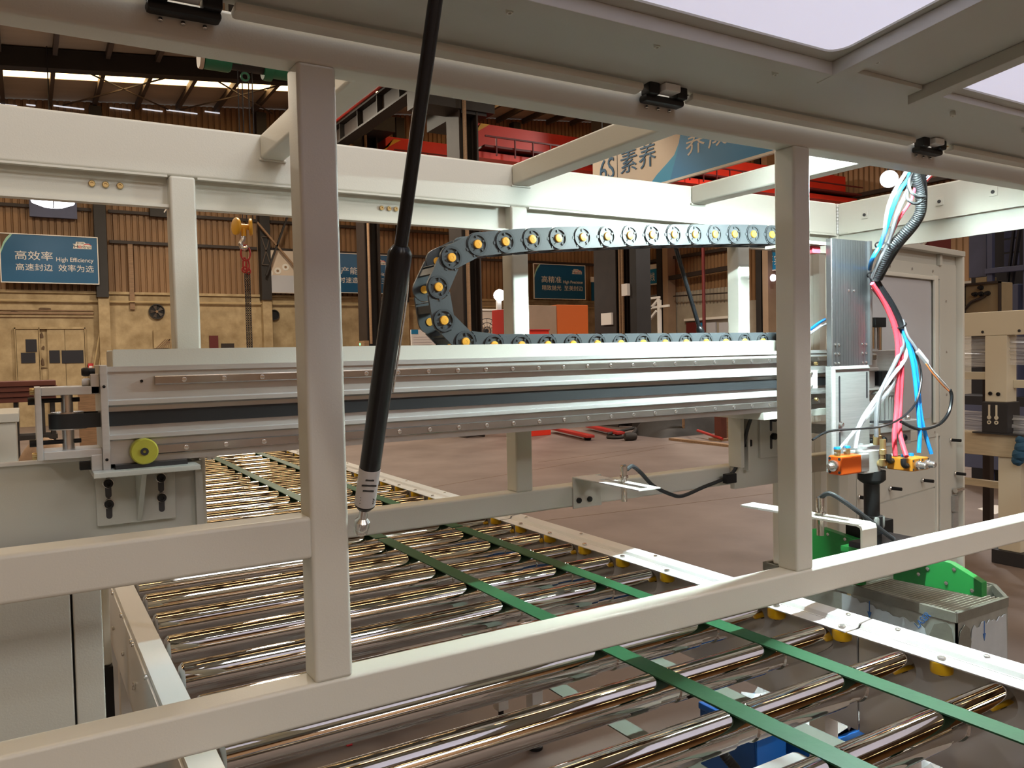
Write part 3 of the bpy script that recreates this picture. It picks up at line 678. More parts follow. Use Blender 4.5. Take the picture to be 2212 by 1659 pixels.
hose('air_hose', 'thin clear air hose to the right fitting of the orange valve', px((1938, 795, 1.625), (1932, 830, 1.605), (1884, 890, 1.60), (1842, 938, 1.60), (1829, 955, 1.60), (1824, 976, 1.597)), .0042, 'hose_clear')
hose('air_hose', 'dark grey hose running down to the brass fitting on the manifold', px((1945, 700, 1.63), (1951, 740, 1.62), (1941, 768, 1.61), (1917, 816, 1.605), (1898, 858, 1.595), (1893, 905, 1.587), (1893, 944, 1.585)), .007, 'hose_grey')
hose('air_hose', 'left one of the two blue air hoses hanging to the amber valve', px((1950, 712, 1.62), (1962, 745, 1.60), (1972, 785, 1.585), (1979, 842, 1.575), (1984, 895, 1.56), (1987, 935, 1.55), (1985, 978, 1.546)), .0065, 'hose_blue')
hose('air_hose', 'right one of the two blue air hoses, nearest the grey door', px((1953, 712, 1.625), (1966, 745, 1.605), (1977, 785, 1.59), (1984, 842, 1.58), (1990, 900, 1.565), (2000, 942, 1.555), (2012, 980, 1.546)), .0065, 'hose_blue')
hose('cable', 'thin black cable sagging in a loop from the blue hoses to the left post', px((1972, 745, 1.59), (1987, 790, 1.575), (1990, 826, 1.565), (1976, 874, 1.56), (1942, 906, 1.55), (1900, 922, 1.55), (1841, 927, 1.55), (1790, 932, 1.55), (1755, 950, 1.55)), .0035, 'black_gloss', 'cable')
hose('cable', 'black sheathed cable hanging in a wide loop in front of the grey door', px((2052, 842, 1.55), (2056, 858, 1.55), (2049, 892, 1.55), (2027, 917, 1.55), (1985, 927, 1.55), (1946, 911, 1.55)), .0055, 'black_gloss', 'cable')
wc = thing('wire_connector', 'white plug connector with orange and white wires by the grey door', 'connector', at(1993, 770, Y=1.57))
a_, b_ = at(1981, 757, Y=1.575), at(2003, 784, Y=1.565)
MB().bar(a_, b_, .017, .012, (.3, -1, .2)).build('plug', 'hose_white', wc, bevel=.002)
MB().tube(px((2003, 784, 1.565), (2020, 806, 1.555), (2040, 828, 1.55), (2052, 843, 1.55)), .0022, 6).build('wire', 'hose_white', wc)
MB().tube(px((2000, 786, 1.563), (2016, 808, 1.553), (2036, 832, 1.55), (2050, 845, 1.55)), .0022, 6).build('wire', 'wire_orange', wc)
hose('cable', 'short dark cable from the hose tie down to the white plug connector', px((1950, 690, 1.62), (1960, 725, 1.60), (1972, 742, 1.585), (1981, 757, 1.575)), .0045, 'hose_grey', 'cable')
hose('cable_bundle', 'thick black corrugated cable bundle hanging from the front beam', px((1976, 350, 1.46), (1977, 378, 1.46), (1987, 415, 1.47), (1988, 452, 1.48), (1976, 478, 1.50), (1946, 510, 1.54), (1922, 535, 1.57), (1906, 565, 1.60), (1890, 602, 1.64)), .0155, 'rubber', 'cable', 12, True)
hose('cable_bundle', 'second black cable beside the corrugated bundle under the front beam', px((1984, 352, 1.47), (1992, 392, 1.47), (1994, 430, 1.48), (1990, 462, 1.49), (1972, 492, 1.52), (1940, 530, 1.58), (1916, 568, 1.62), (1898, 602, 1.655)), .0125, 'black_gloss', 'cable', 10)
hose('cable_tie_loop', 'loose black cable looped round the top of the bundle', px((1968, 392, 1.45), (1960, 415, 1.44), (1962, 432, 1.43), (1980, 440, 1.42), (1998, 426, 1.42), (1985, 425, 1.42), (1968, 415, 1.43), (1963, 392, 1.44), (1972, 372, 1.45)), .0045, 'black', 'cable')
hose('air_hose', 'blue air hose beside the black bundle under the front beam', px((1966, 372, 1.47), (1961, 388, 1.47), (1946, 408, 1.48), (1930, 444, 1.50), (1914, 494, 1.54), (1901, 530, 1.575), (1884, 560, 1.60), (1878, 585, 1.69)), .0065, 'hose_blue')
hose('air_hose', 'grey cable between the blue hose and the black bundle', px((1972, 380, 1.47), (1958, 416, 1.48), (1940, 455, 1.50), (1930, 490, 1.53), (1918, 525, 1.565), (1898, 565, 1.60), (1884, 600, 1.64)), .0065, 'hose_grey')
hose('air_hose', 'red air hose showing in the gap of the upper cable bundle', px((1978, 400, 1.47), (1968, 432, 1.48), (1951, 458, 1.50), (1937, 482, 1.53), (1925, 510, 1.56)), .005, 'hose_red')
hose('air_hose', 'white hose on the left of the upper bundle below the front beam', px((1968, 358, 1.47), (1955, 375, 1.47), (1938, 402, 1.475), (1922, 436, 1.49), (1914, 470, 1.51), (1910, 505, 1.54), (1906, 528, 1.57)), .0055, 'hose_clear')
hose('air_hose', 'red hose pair leaving the bundle to the right under the front beam', px((1990, 402, 1.50), (2001, 390, 1.56), (2014, 377, 1.62)), .005, 'hose_red')
hose('air_hose', 'blue hose leaving the bundle to the right beside a red one', px((1988, 398, 1.50), (1998, 387, 1.56), (2009, 377, 1.62)), .004, 'hose_blue')
hose('cable_bundle', 'glossy black cable bundle running from the plate edge to the red hoses', px((1886, 596, 1.66), (1900, 622, 1.65), (1922, 655, 1.64), (1940, 690, 1.63), (1948, 712, 1.62)), .013, 'black_gloss', 'cable', 10)
hose('air_hose', 'short grey hose beside the lower black bundle', px((1882, 600, 1.67), (1896, 632, 1.66), (1916, 668, 1.65), (1938, 712, 1.635), (1946, 735, 1.63)), .007, 'hose_grey')
hose('air_hose', 'blue hose passing behind the carriage towards the front post', px((1782, 690, 1.78), (1768, 698, 1.78), (1750, 712, 1.80)), .005, 'hose_blue')
hose('air_hose', 'white hose passing behind the carriage towards the front post', px((1784, 700, 1.78), (1770, 706, 1.78), (1750, 720, 1.80)), .005, 'hose_white')
for (x, y, Y, n_) in ((1906, 533, 1.578, 'black cable tie round the upper hose bundle at the plate top'), (1888, 598, 1.655, 'black cable tie where the bundle turns behind the plate edge'), (1942, 702, 1.63, 'black cable tie holding the red and white hoses')):
    p = at(x, y, Y=Y); d = Vector((.5, 0, .86)) if y < 600 else Vector((.4, 0, -.9))
    tag(MB().ring(p, d, .021, .0235, .004, 18).build('cable_tie', 'black'), n_, 'cable tie')

# ------------------------------------------------------------------ roller conveyor
XA, XB, ZR, RRAD = .272, 1.617, .8655, .0358
BELT = ((1.084, 1.132), (1.400, 1.448))
ROLL = None
def roller(y, parent, far=False):
    global ROLL
    if ROLL is None:
        pr = [(.012, -.006), (.028, -.004), (RRAD-.003, 0), (RRAD, .004)]
        for a, b in BELT: pr += [(RRAD, a-.004-XA), (RRAD-.0035, a-.001-XA), (RRAD-.0035, b+.001-XA), (RRAD, b+.004-XA)]
        pr += [(RRAD, XB-XA-.004), (RRAD-.003, XB-XA), (.028, XB-XA+.004), (.012, XB-XA+.012)]
        ROLL = MB().lathe(pr, (XA, y, ZR), (1, 0, 0), 40).build('roller', 'chrome', parent, origin=(XA, y, ZR)); o = ROLL
    else: o = copy_at(ROLL, (XA, y, ZR), parent)
    return o
WHEEL = None
def conveyor(label, y0, y1, rollers, wheels, screws):
    t = thing('roller_conveyor', label, 'conveyor', (.95, (y0+y1)/2, .8), 'three roller conveyor sections in line')
    w_ = box(1.656, 1.661, y0, y1, .66, .905).build('right_side_plate', 'white_paint', t)
    cap = MB().prism([(1.613, y0, .904), (1.660, y0, .904), (1.666, y0, .914), (1.708, y0, .918), (1.713, y0, .914), (1.713, y0, .68), (1.709, y0, .68), (1.709, y0, .910), (1.668, y0, .911), (1.661, y0, .9015), (1.613, y0, .9015)], (0, y1-y0, 0)).build('right_rail', 'white_paint', t, smooth=False)
    MB().prism([(.2045, y0, .906), (.2555, y0, .906), (.2555, y0, .80), (.252, y0, .80), (.252, y0, .902), (.208, y0, .902), (.208, y0, .68), (.2045, y0, .68)], (0, y1-y0, 0)).build('left_rail', 'white_paint', t, smooth=False)
    box(.1985, .2045, y0+.004, y1-.004, .715, .893).build('left_cover', 'white_paint', t, bevel=.002)
    for y in rollers: roller(y, t)
    global WHEEL
    for y in wheels:
        if WHEEL is None:
            WHEEL = MB().lathe([(.017, .8745), (.0215, .877), (.0225, .88), (.0225, .8985), (.0215, .9015), (.017, .9015)], (1.633, y, 0), (0, 0, 1), 24).build('guide_wheel', 'yellow_wheel', t); o = WHEEL
            zoff = WL[o.name].z
            WA = MB().lathe([(.005, .8690), (.007, .8695), (.007, .8745)], (1.633, y, 0), (0, 0, 1), 10).build('axle_nut', 'dark_steel', o); WB = MB().lathe([(.0085, .9045), (.0085, .909), (.0075, .910)], (1.633, y, 0), (0, 0, 1), 6).build('hex_bolt', 'bolt_steel', o)
            conveyor.sub = (WA, WB, zoff)
        else:
            zoff = conveyor.sub[2]; o = copy_at(WHEEL, (1.633, y, zoff), t)
            for q in conveyor.sub[:2]: c = q.copy(); C.objects.link(c); c.parent = o; c.location = q.location
    if screws: bolt_set('rail_screw', [(1.69, y, .9165) for y in screws], (0, 0, 1), .006, .004, 'bolt_steel', cap)
    for a, b in BELT:
        box(a, b, y0, 1.203 if y0 < 0 else y1-.012, .8977, .9010).build('belt', 'green_belt', t)
        box(a, b, y0, y1-.012, .735, .738).build('return_belt', 'belt_under', t)
    return t
near_r = [1.27-.2075*k for k in range(1, 6)]; mid_r = [1.27+.2075*k for k in range(8)]; far_r = [2.93+.2*k for k in range(19)]
c1 = conveyor('nearest white roller conveyor section with chrome rollers at the bottom of the frame', -.2, 1.197, near_r, [.9826, .775, .567], [1.12, .92, .5])
c2 = conveyor('middle roller conveyor section under the gantry, seen behind the front lower rail', 1.203, 2.79, mid_r, [1.2256, 1.42, 1.6265, 1.833, 2.045, 2.2513, 2.4673, 2.6703], [1.25, 1.62, 1.95, 2.35, 2.72])
c3 = conveyor('farthest roller conveyor section beyond the far lower rail', 2.80, 6.75, far_r, [2.864+.2*k for k in range(18)], [3.0+.45*k for k in range(8)])
bl = [at(x, y, X=.1985) for x, y in ((245, 1281), (231, 1312), (264, 1329), (247, 1357), (285, 1385), (289, 1392), (268, 1412), (318, 1462), (293, 1477), (292, 1485))]
bolt_set('cover_screw', [p for p in bl if p.y < 2.76], (-1, 0, 0), .006, .006, 'bolt_steel', c2); bolt_set('cover_screw', [p for p in bl if p.y > 2.83], (-1, 0, 0), .006, .006, 'bolt_steel', c3)
def leg(cv, x, y, zt=.90): 
    l = box(x-.025, x+.025, y-.025, y+.025, .06, zt).build('leg', 'white_paint', cv, bevel=.004)
    MB().lathe([(.03, 0), (.03, .012), (.012, .02), (.012, .06)], (x, y, 0), (0, 0, 1), 16).build('foot', 'black', l)
for cv, ys in ((c1, (1.10,)), (c2, (1.32, 2.68)), (c3, (2.95, 4.6, 6.5))):
    for y in ys:
        for x in (.235, 1.685): leg(cv, x, y, .68)
        box(.26, 1.66, y-.02, y+.02, .30, .34).build('cross_tube', 'white_paint', cv, bevel=.003)
dr = box(1.05, 1.40, .95, 1.17, .55, .70).build('drive_cover', 'white_paint', c1, bevel=.012)
hose('cable_bundle', 'black corrugated conduit hanging below the rollers of the near conveyor section', [(1.36, 1.42, .68), (1.39, 1.36, .60), (1.43, 1.27, .52), (1.49, 1.18, .46), (1.60, 1.12, .40)], .012, 'rubber', 'conduit', 12, True)
hose('cable', 'grey hose loop on the floor side of the conveyor near the blue bin', [(1.66, 1.45, .42), (1.72, 1.40, .30), (1.70, 1.34, .20), (1.66, 1.32, .02)], .012, 'hose_grey', 'hose', 10)

# ------------------------------------------------------------------ sensor brackets
def flatU(a, b, wv, th, slot_u, m, name, parent):
    """flat strip from a to b, width vector wv, with one long slot"""
    a, b, wv = Vector(a), Vector(b), Vector(wv); d = b-a; up = Vector((0, 0, th))
    s0, s1 = slot_u; q = []
    def P_(u, v): return a+d*u+wv*v
    o = [(0, 0), (1, 0), (1, 1), (0, 1)]; i = [(s0, .34), (s1, .34), (s1, .66), (s0, .66)]
    vs = [P_(*p) for p in o+i]+[P_(*p)+up for p in o+i]
    fs = []
    for k in range(4):
        j = (k+1) % 4
        fs += [(k, j, 4+j, 4+k), (8+k, 8+j, 12+j, 12+k), (k, j, 8+j, 8+k), (4+k, 4+j, 12+j, 12+k)]
    return MB().add(vs, fs).build(name, m, parent, smooth=False)
s1 = thing('sensor_bracket', 'cream bracket with slotted arm and steel sensor on the far lower rail', 'sensor bracket', (1.5, 2.04, 1.12))
pl = box(1.4425, 1.552, 2.043, 2.05, 1.0835, 1.1825).build('mount_plate', P, s1, bevel=.002)
flatU((1.446, 2.048, 1.179), (1.446, 1.735, 1.179), (.080, 0, 0), .003, (.30, .93), 'white_paint', 'slotted_arm', s1)
for x in (1.462, 1.503): MB().lathe([(.0085, 0), (.0085, .006), (.007, .007)], (x, 2.043, 1.108), (0, -1, 0), 16).build('socket_bolt', 'black', pl)
q = at(1348, 1045, Y=1.87)
sn_ = MB().lathe([(.0085, -.055), (.0085, .014), (.013, .015), (.013, .021), (.0085, .0215), (.0085, .034), (.011, .035), (.011, .05), (.008, .052)], (q.x, 1.87, 1.18), (0, 0, 1), 16).build('proximity_sensor', 'chrome', s1)
hose('sensor_cable', 'black sleeved sensor cable sagging along the far lower rail', [(q.x, 1.87, 1.232)]+px((1353, 1014, 1.87), (1366, 1007, 1.88), (1385, 1022, 1.92), (1412, 1050, 1.98), (1450, 1068, 2.01), (1475, 1071, 2.02), (1520, 1052, 2.03), (1572, 1030, 2.035), (1592, 1005, 2.02), (1606, 960, 2.0), (1615, 925, 1.985), (1624, 898, 1.975)), .0065, 'rubber', 'cable')
for (x, y, s_, lb) in ((1575, 1030, .024, 'black cable clip low on the far lower rail'), (1612, 955, .017, 'black cable clip on the white bracket plate')):
    p = at(x, y, Y=2.022); tag(box(p.x-s_, p.x+s_, 2.008, 2.03, p.z-s_*.9, p.z+s_*.5).build('cable_clip', 'black', bevel=.003), lb, 'cable clip')
s2 = thing('sensor_bracket', 'white bracket bent over behind the front lower rail with a slotted arm and steel sensor', 'sensor bracket', (1.93, 1.37, 1.03))
flatU((1.900, 1.372, 1.084), (1.865, 1.755, 1.084), (.062, .006, 0), .006, (.12, .40), P, 'slotted_arm', s2)
flatU((1.882, 1.565, 1.0842), (1.865, 1.757, 1.0842), (.062, .006, 0), .0062, (.30, .88), 'white_paint', 'arm_tip', s2)
MB().prism([(1.900, 1.380, 1.090), (1.900, 1.3635, 1.086), (1.900, 1.3605, 1.076), (1.900, 1.3605, .98), (1.900, 1.3665, .98), (1.900, 1.3665, 1.074), (1.900, 1.369, 1.081), (1.900, 1.380, 1.084)], (.062, 0, 0)).build('bent_leg', P, s2, smooth=False)
q = at(1772, 1120, Y=1.52)
MB().lathe([(.0105, -.06), (.0105, .0), (.0145, .001), (.0145, .007), (.0105, .0075), (.0105, .02), (.0125, .021), (.0125, .048), (.009, .05)], (q.x, 1.52, 1.09), (0, 0, 1), 16).build('proximity_sensor', 'chrome', s2)
hose('sensor_cable', 'black corrugated cable arching from the right sensor down behind the front rail', [(q.x, 1.52, 1.138)]+px((1772, 1076, 1.52), (1785, 1067, 1.50), (1800, 1069, 1.48), (1830, 1088, 1.45), (1870, 1118, 1.42), (1905, 1146, 1.40), (1930, 1165, 1.385)), .0072, 'rubber', 'cable', 10, True)

# ------------------------------------------------------------------ open machine door on the right
dA = Vector((4.4, 2.5582, 0)); dU = Vector((-.98588, -.16743, 0)); dN = Vector((.16743, -.98588, 0)); 
md = thing('machine_door', 'tall grey steel machine door with a frosted window standing open behind the carriage', 'door', dA+dU*.76)
def DR(s, z, n): return dA+dU*s+dN*n+Vector((0, 0, z))
def drb(name, s0, s1, z0, z1, n0, n1, m='grey_paint', parent=None, bv=0):
    vs = [DR(s, z, n) for n in (n0, n1) for z in (z0, z1) for s in (s0, s1)]
    return MB().add(vs, [(0, 2, 3, 1), (4, 5, 7, 6), (0, 1, 5, 4), (2, 6, 7, 3), (0, 4, 6, 2), (1, 3, 7, 5)]).build(name, m, parent or md, bevel=bv)
drb('door_sheet', 0, 1.53, .02, 2.06, -.03, 0)
drb('top_flange', -.005, 1.53, 2.045, 2.073, 0, .045, bv=.003)
drb('edge_flange', -.006, .018, .0, 2.046, 0, .04, 'cream_paint', bv=.003)
drb('edge_flange', 1.40, 1.53, .0, 2.046, 0, .03, bv=.003)
drb('stiffener', .03, .245, .02, 2.0, 0, .010, bv=.003)
drb('stiffener', .245, 1.40, 1.915, 1.985, 0, .010, bv=.003)
drb('stiffener', .235, .262, 1.985, 2.045, 0, .02, bv=.003)
fw = drb('window_frame', .30, .335, 1.16, 1.93, .008, .022, 'cream_paint', bv=.004)
drb('frame_bar', .335, 1.15, 1.905, 1.925, .008, .02, 'cream_paint', fw, .004)
drb('frame_bar', .28, .298, 1.13, 1.93, .008, .018, 'cream_paint', fw, .004)
pane2 = []
for cs, cz, q0 in ((.378, 1.865, 0), (1.10, 1.865, 1), (1.10, 1.222, 2), (.378, 1.222, 3)):
    for k in range(7):
        a = math.radians({0: 180, 1: 90, 2: 0, 3: -90}[q0]-k*15); pane2.append(DR(cs+.035*math.cos(a), cz+.035*math.sin(a), .001))
MB().prism(pane2, dN*.004).build('window_pane', 'frosted', md, smooth=False)
drb('lower_frame', .245, 1.40, 1.085, 1.135, 0, .012, bv=.003)
lpn = drb('lower_panel', .303, 1.165, .02, .812, 0, .006)
drb('lower_panel', .303, 1.165, .820, 1.085, 0, .006)
drb('lower_panel', 1.17, 1.40, .02, 1.085, 0, .006)
drb('panel_trim', .282, .303, .02, 1.10, 0, .016, 'cream_paint', bv=.003)
drb('panel_trim', 1.160, 1.168, .02, 1.085, 0, .010, 'cream_paint')
for s_, z in ((.837, .879), (.471, .874), (.118, 1.052), (.056, .863), (1.156, .877)):
    p = DR(s_, z, .006); n_ = bolt_set('stud_nut', [p], dN, .012, .014, 'bolt_steel', md)[0]
    MB().cyl(p+dN*.01, p+dN*.06, .0085, n=12).build('stud', 'black', n_)
bolt_set('screw', [DR(s_, z, .010) for s_, z in ((.831, 1.95), (.586, 1.952), (.338, 1.953), (.17, 1.80), (.165, 1.53), (.165, 1.30), (.48, 1.11), (.70, 1.11), (.32, 1.11))], dN, .007, .004, 'bolt_steel', md)
la = drb('latch', .055, .105, .66, .745, .01, .03, 'alu_dull', bv=.003)
drb('latch_plate', .035, .10, .57, .65, .01, .022, 'alu_dull', la, .003)
MB().cyl(DR(.10, .775, .03), DR(.005, .775, .03), .013, n=14).build('latch_pin', 'bolt_steel', la)

# ------------------------------------------------------------------ water tank, green guards, bins
TX, TY, TZ = 2.402, 1.397, .75
tk = thing('water_tank', 'grimy steel water tank with a grated top beside the conveyor', 'tank', (2.6, 1.8, .33))
tp = [(TX, TY), (TX+.285, TY), (TX+.40, TY+.10), (TX+.44, 2.15), (TX, 2.15)]
def wall(p0, p1, z0, z1, th, m, name, parent):
    p0, p1 = Vector((*p0, 0)), Vector((*p1, 0)); d = (p1-p0).normalized(); nn = Vector((-d.y, d.x, 0))
    vs = [p+nn*t+Vector((0, 0, z)) for z in (z0, z1) for t in (0, th) for p in (p0, p1)]
    return MB().add(vs, [(0, 2, 3, 1), (4, 5, 7, 6), (0, 1, 5, 4), (2, 6, 7, 3), (0, 4, 6, 2), (1, 3, 7, 5)]).build(name, m, parent)
for i in range(5):
    a, b = tp[i], tp[(i+1) % 5]
    wl = wall(a, b, .33, TZ-.029, .006, 'tank_steel', 'tank_wall', tk)
    dv = (Vector(b)-Vector(a)).normalized(); ov = Vector((dv.y, -dv.x))*.003
    wall(Vector(a)+ov, Vector(b)+ov, TZ-.03, TZ, .013, 'tank_rim', 'tank_rim', tk)
MB().prism([(x+(.012 if x < TX+.1 else -.012), y+(.012 if y < 2 else -.012), TZ-.085) for x, y in tp], (0, 0, .012)).build('slag', 'slag', tk, smooth=False)
y = TY+.02
while y < 2.12:
    o = box(TX+.012, TX+.275 if y < TY+.1 else TX+.40, y, y+.0022, TZ-.04, TZ-.004)
    o.build('grate_bar', 'grate', tk); y += .0142
text('LASER', (TX-.0045, 1.517, .670), Vector((0, -.63, .777)), Vector((0, .777, .63)), .066, .020, 'ink_blue', tk, 'printed_word', .001)
def arrow(o, u, v, h):
    o, u, v = Vector(o), Vector(u), Vector(v)
    b = MB(); nn = u.cross(v)*.0008
    for poly in ([(-.0015, 0), (.0015, 0), (.0015, -h*.65), (-.0015, -h*.65)], [(-.008, -h*.62), (.008, -h*.62), (0, -h)]):
        b.prism([o+u*x+v*y for x, y in poly], nn)
    b.build('arrow_mark', 'ink_blue', tk, smooth=False)
rnd = random.Random(5)
top_e = [(TX-.0035, y, .712-.035*(1.80-y)/.33+rnd.uniform(-.006, .006)) for y in [1.80-.012*k for k in range(26)]]
MB().prism([(TX-.0035, 1.80, .35)]+top_e+[(TX-.0035, 1.475, .60), (TX-.0035, 1.47, .45), (TX-.0035, 1.44, .35)], (.002, 0, 0)).build('protective_film', 'label_film', tk, smooth=False)
top_f = [(x, TY-.0035, .690+rnd.uniform(-.008, .010)) for x in [TX+.075+.014*k for k in range(15)]]
MB().prism([(TX+.06, TY-.0035, .35)]+[(TX+.065, TY-.0035, .60)]+top_f+[(TX+.278, TY-.0035, .52), (TX+.284, TY-.0035, .35)], (0, .002, 0)).build('protective_film', 'label_film', tk, smooth=False)
arrow((TX-.0042, 1.692, .715), (0, -1, 0), (0, 0, 1), .060); arrow((TX+.142, TY-.0042, .700), (1, 0, 0), (0, 0, 1), .062)
MB().prism([(TX-.0015, 1.78+.004*k*(-1)**k, z) for k, z in enumerate((.72, .66, .60, .50, .40))]+[(TX-.0015, 1.765, z) for z in (.45, .6, .72)], (.001, 0, 0)).build('rust_run', 'rope', tk, smooth=False)
b = MB()
for k in range(8):
    a = 2*math.pi*k/8; b.v.append(Vector((TX-.001, TY+.03+.055*math.cos(a)*(1 if math.cos(a) > 0 else .4), .66+.055*math.sin(a))))
MB().prism([v+Vector((-.0035, 0, 0)) for v in b.v], (-.001, 0, 0)).build('rust_patch', 'tank_rim', tk, smooth=False)
MB().prism([(TX+.035+.035*math.cos(a*.785), TY-.0040, .65+.06*math.sin(a*.785)) for a in range(8)], (0, -.001, 0)).build('rust_patch', 'tank_rim', tk, smooth=False)
def crumple(name, cx, cy, cz, sx_, sy_, amp, n=14, seed=1):
    rnd = random.Random(seed); b = MB(); vs = []
    for j in range(n+1):
        for i in range(n+1):
            u, v = i/n-.5, j/n-.5
            vs.append((cx+u*sx_+rnd.uniform(-1, 1)*sx_/n*.4, cy+v*sy_+rnd.uniform(-1, 1)*sy_/n*.4, cz+rnd.uniform(-amp, amp)-amp*3*(u*u+v*v)))
    fs = []
    for j in range(n):
        for i in range(n): fs.append((j*(n+1)+i, j*(n+1)+i+1, (j+1)*(n+1)+i+1, (j+1)*(n+1)+i))
    return b.add(vs, fs)
def bin_(label, x0, x1, y0, y1, z1, grp=None):
    t = thing('storage_bin', label, 'bin', ((x0+x1)/2, (y0+y1)/2, 0))
    for a in ((x0, x0+.008, y0, y1), (x1-.008, x1, y0, y1), (x0, x1, y0, y0+.008), (x0, x1, y1-.008, y1)):
        box(a[0], a[1], a[2], a[3], 0, z1).build('side_wall', 'bin_blue', t, bevel=.003)
    for a in ((x0-.008, x0+.008, y0, y1), (x0, x1, y0-.008, y0+.008)):
        box(a[0], a[1], a[2], a[3], z1-.02, z1+.003).build('rim', 'bin_blue', t, bevel=.004)
    box(x0, x1, y0, y1, 0, .01).build('base', 'bin_blue', t)
    return t
bin_('blue plastic bin holding up the water tank', TX-.02, 2.72, 1.37, 2.02, .325)
bin_('blue plastic bin with crumpled film left of the water tank', 2.05, 2.34, 1.60, 1.98, .36)
bin_('small blue plastic bin under the near rollers', 1.88, 2.02, 1.72, 1.96, .40)
tag(crumple('foil', 2.20, 1.78, .41, .30, .38, .035, seed=3).build('crumpled_foil', 'foil', smooth=False), 'crumpled silvery film stuffed into the blue bin', 'film')
tag(crumple('foil', 2.30, 1.46, .34, .16, .22, .03, 12, 5).build('crumpled_foil', 'foil', smooth=False), 'crumpled silvery film under the corner of the water tank', 'film')
tag(crumple('foil', 1.95, 1.84, .42, .12, .2, .03, 10, 8).build('crumpled_foil', 'foil', smooth=False), 'small crumpled white film in the small blue bin', 'film')
def guard(label, pts, x, th, screws):
    t = thing('green_guard', label, 'guard', (x, pts[0][0], pts[0][1]))
    MB().prism([(x, y, z) for y, z in pts], (th, 0, 0)).build('plate', 'green_part', t, bevel=.002)
    bolt_set('screw', [(x-.0005, y, z) for y, z in screws], (-1, 0, 0), .006, .003, 'bolt_steel', t)
guard('bright green guard plate with a slanted top on the water tank', [(1.62, .80), (1.332, .811), (1.332, .8557), (1.429, .8951), (1.55, .9), (1.62, .86)], 2.42, .028, [(1.36, .826), (1.44, .83), (1.415, .878), (1.50, .862), (1.53, .838)])
guard('second green guard plate behind the right front post', [(1.98, .75), (1.74, .75), (1.74, .902), (1.77, .9065), (1.90, .922), (1.98, .90)], 2.42, .03, [(1.80, .90), (1.87, .905)])
box_g = box(2.36, 2.42, 1.742, 1.775, .872, .892).build('edge_block', 'green_part', [o for o in bpy.data.objects if o.name.startswith('green_guard')][-1], bevel=.002)
tag(box(2.46, 2.62, 1.75, 1.83, .90, .955).build('clamp_block', 'black', bevel=.004), 'black clamp block behind the second green guard', 'block')
tag(box(2.30, 2.52, 1.50, 1.70, .91, .93).build('base_plate', 'dark_steel', bevel=.004), 'dark steel base plate under the black nozzle spindle', 'plate')

# ------------------------------------------------------------------ left cabinet
lc = thing('control_cabinet', 'grey-green sheet metal cabinet at the lower left behind the front rail', 'cabinet', (-.3, 1.75, 0))
box(-1.0, .0545, 1.60, 1.90, .10, 1.20).build('body', 'grey_paint', lc, bevel=.003)
box(.0575, .1030, 1.60, 1.90, .10, 1.20).build('end_post', 'grey_paint', lc, bevel=.003)
box(-.95, .10, 1.62, 1.88, 0, .10).build('plinth', 'black', lc)
box(.0545, .0575, 1.615, 1.90, .10, 1.20).build('gap_shade', 'black', lc)  # black strip stands in for the shade inside the panel gap

# ------------------------------------------------------------------ right: cream table frame wrapped in film, blue rack, control box
tb = thing('machine_stand', 'cream steel stand with black foot plates and plastic wrap at the right edge', 'stand', (5.95, 3.2, 0))
def tbox(n, *a, m='cream_table', bv=.006): return box(*a).build(n, m, tb, bevel=bv)
b1 = tbox('top_beam', 5.90, 6.02, 2.1, 4.6, 1.627, 1.797)
bolt_set('screw', [(5.899, 3.24, 1.655), (5.899, 2.99, 1.655)], (-1, 0, 0), .010, .004, 'dark_steel', b1)
u = tbox('upper_post', 5.90, 6.03, 3.073, 3.226, 1.155, 1.627)
bolt_set('bolt', [(5.90, 3.185, 1.215), (5.90, 3.13, 1.212)], (-1, 0, 0), .014, .01, 'black', u)
ft = tbox('foot_plate', 5.885, 6.05, 3.06, 3.24, .935, 1.155, m='dark_steel')
for y in (3.185, 3.135):
    box(5.880, 5.886, y-.006, y+.006, 1.03, 1.135).build('slot', 'cream_table', ft)
    for z in (1.045, 1.01): MB().ring((5.884, y, z), (-1, 0, 0), .007, .014, .006, 14).build('washer', 'cream_table', ft)
box(5.87, 6.07, 2.95, 3.30, .927, .937).build('foot_base', 'dark_steel', ft)
tbox('low_beam', 5.90, 6.04, 2.1, 4.6, .767, .928, m='wood_pale')
l_ = tbox('lower_leg', 5.92, 6.05, 2.99, 3.145, .10, .767)
box(5.90, 6.08, 2.96, 3.18, 0, .10).build('foot_plate', 'dark_steel', tb, bevel=.004)
tbox('lower_leg', 5.92, 6.05, 4.3, 4.46, .0, .767)
tbox('side_rail', 5.98, 6.02, 3.226, 4.6, 1.31, 1.365, bv=.003); tbox('side_rail', 5.98, 6.02, 2.1, 3.073, 1.255, 1.31, bv=.003)
tbox('brace', 6.0, 6.04, 3.145, 4.4, .52, .57, m='wood_pale', bv=.003)
def film(name, y0, y1, z0, z1, x, seed, label):
    rnd = random.Random(seed); b = MB(); n, m_ = 6, 16; vs = []
    for j in range(m_+1):
        for i in range(n+1): vs.append((x+rnd.uniform(-.012, .012), y0+(y1-y0)*i/n, z0+(z1-z0)*j/m_+rnd.uniform(-.006, .006)))
    fs = [(j*(n+1)+i, j*(n+1)+i+1, (j+1)*(n+1)+i+1, (j+1)*(n+1)+i) for j in range(m_) for i in range(n)]
    return b.add(vs, fs).build(name, 'film', tb, smooth=False)
film('plastic_wrap', 3.22, 4.5, 1.40, 1.62, 5.94, 1, ''); film('plastic_wrap', 2.2, 3.08, 1.42, 1.62, 5.94, 2, '')
film('plastic_wrap', 3.24, 4.5, .93, 1.08, 5.95, 3, ''); film('plastic_wrap', 2.2, 3.06, .93, 1.06, 5.95, 4, '')
gl = MB()
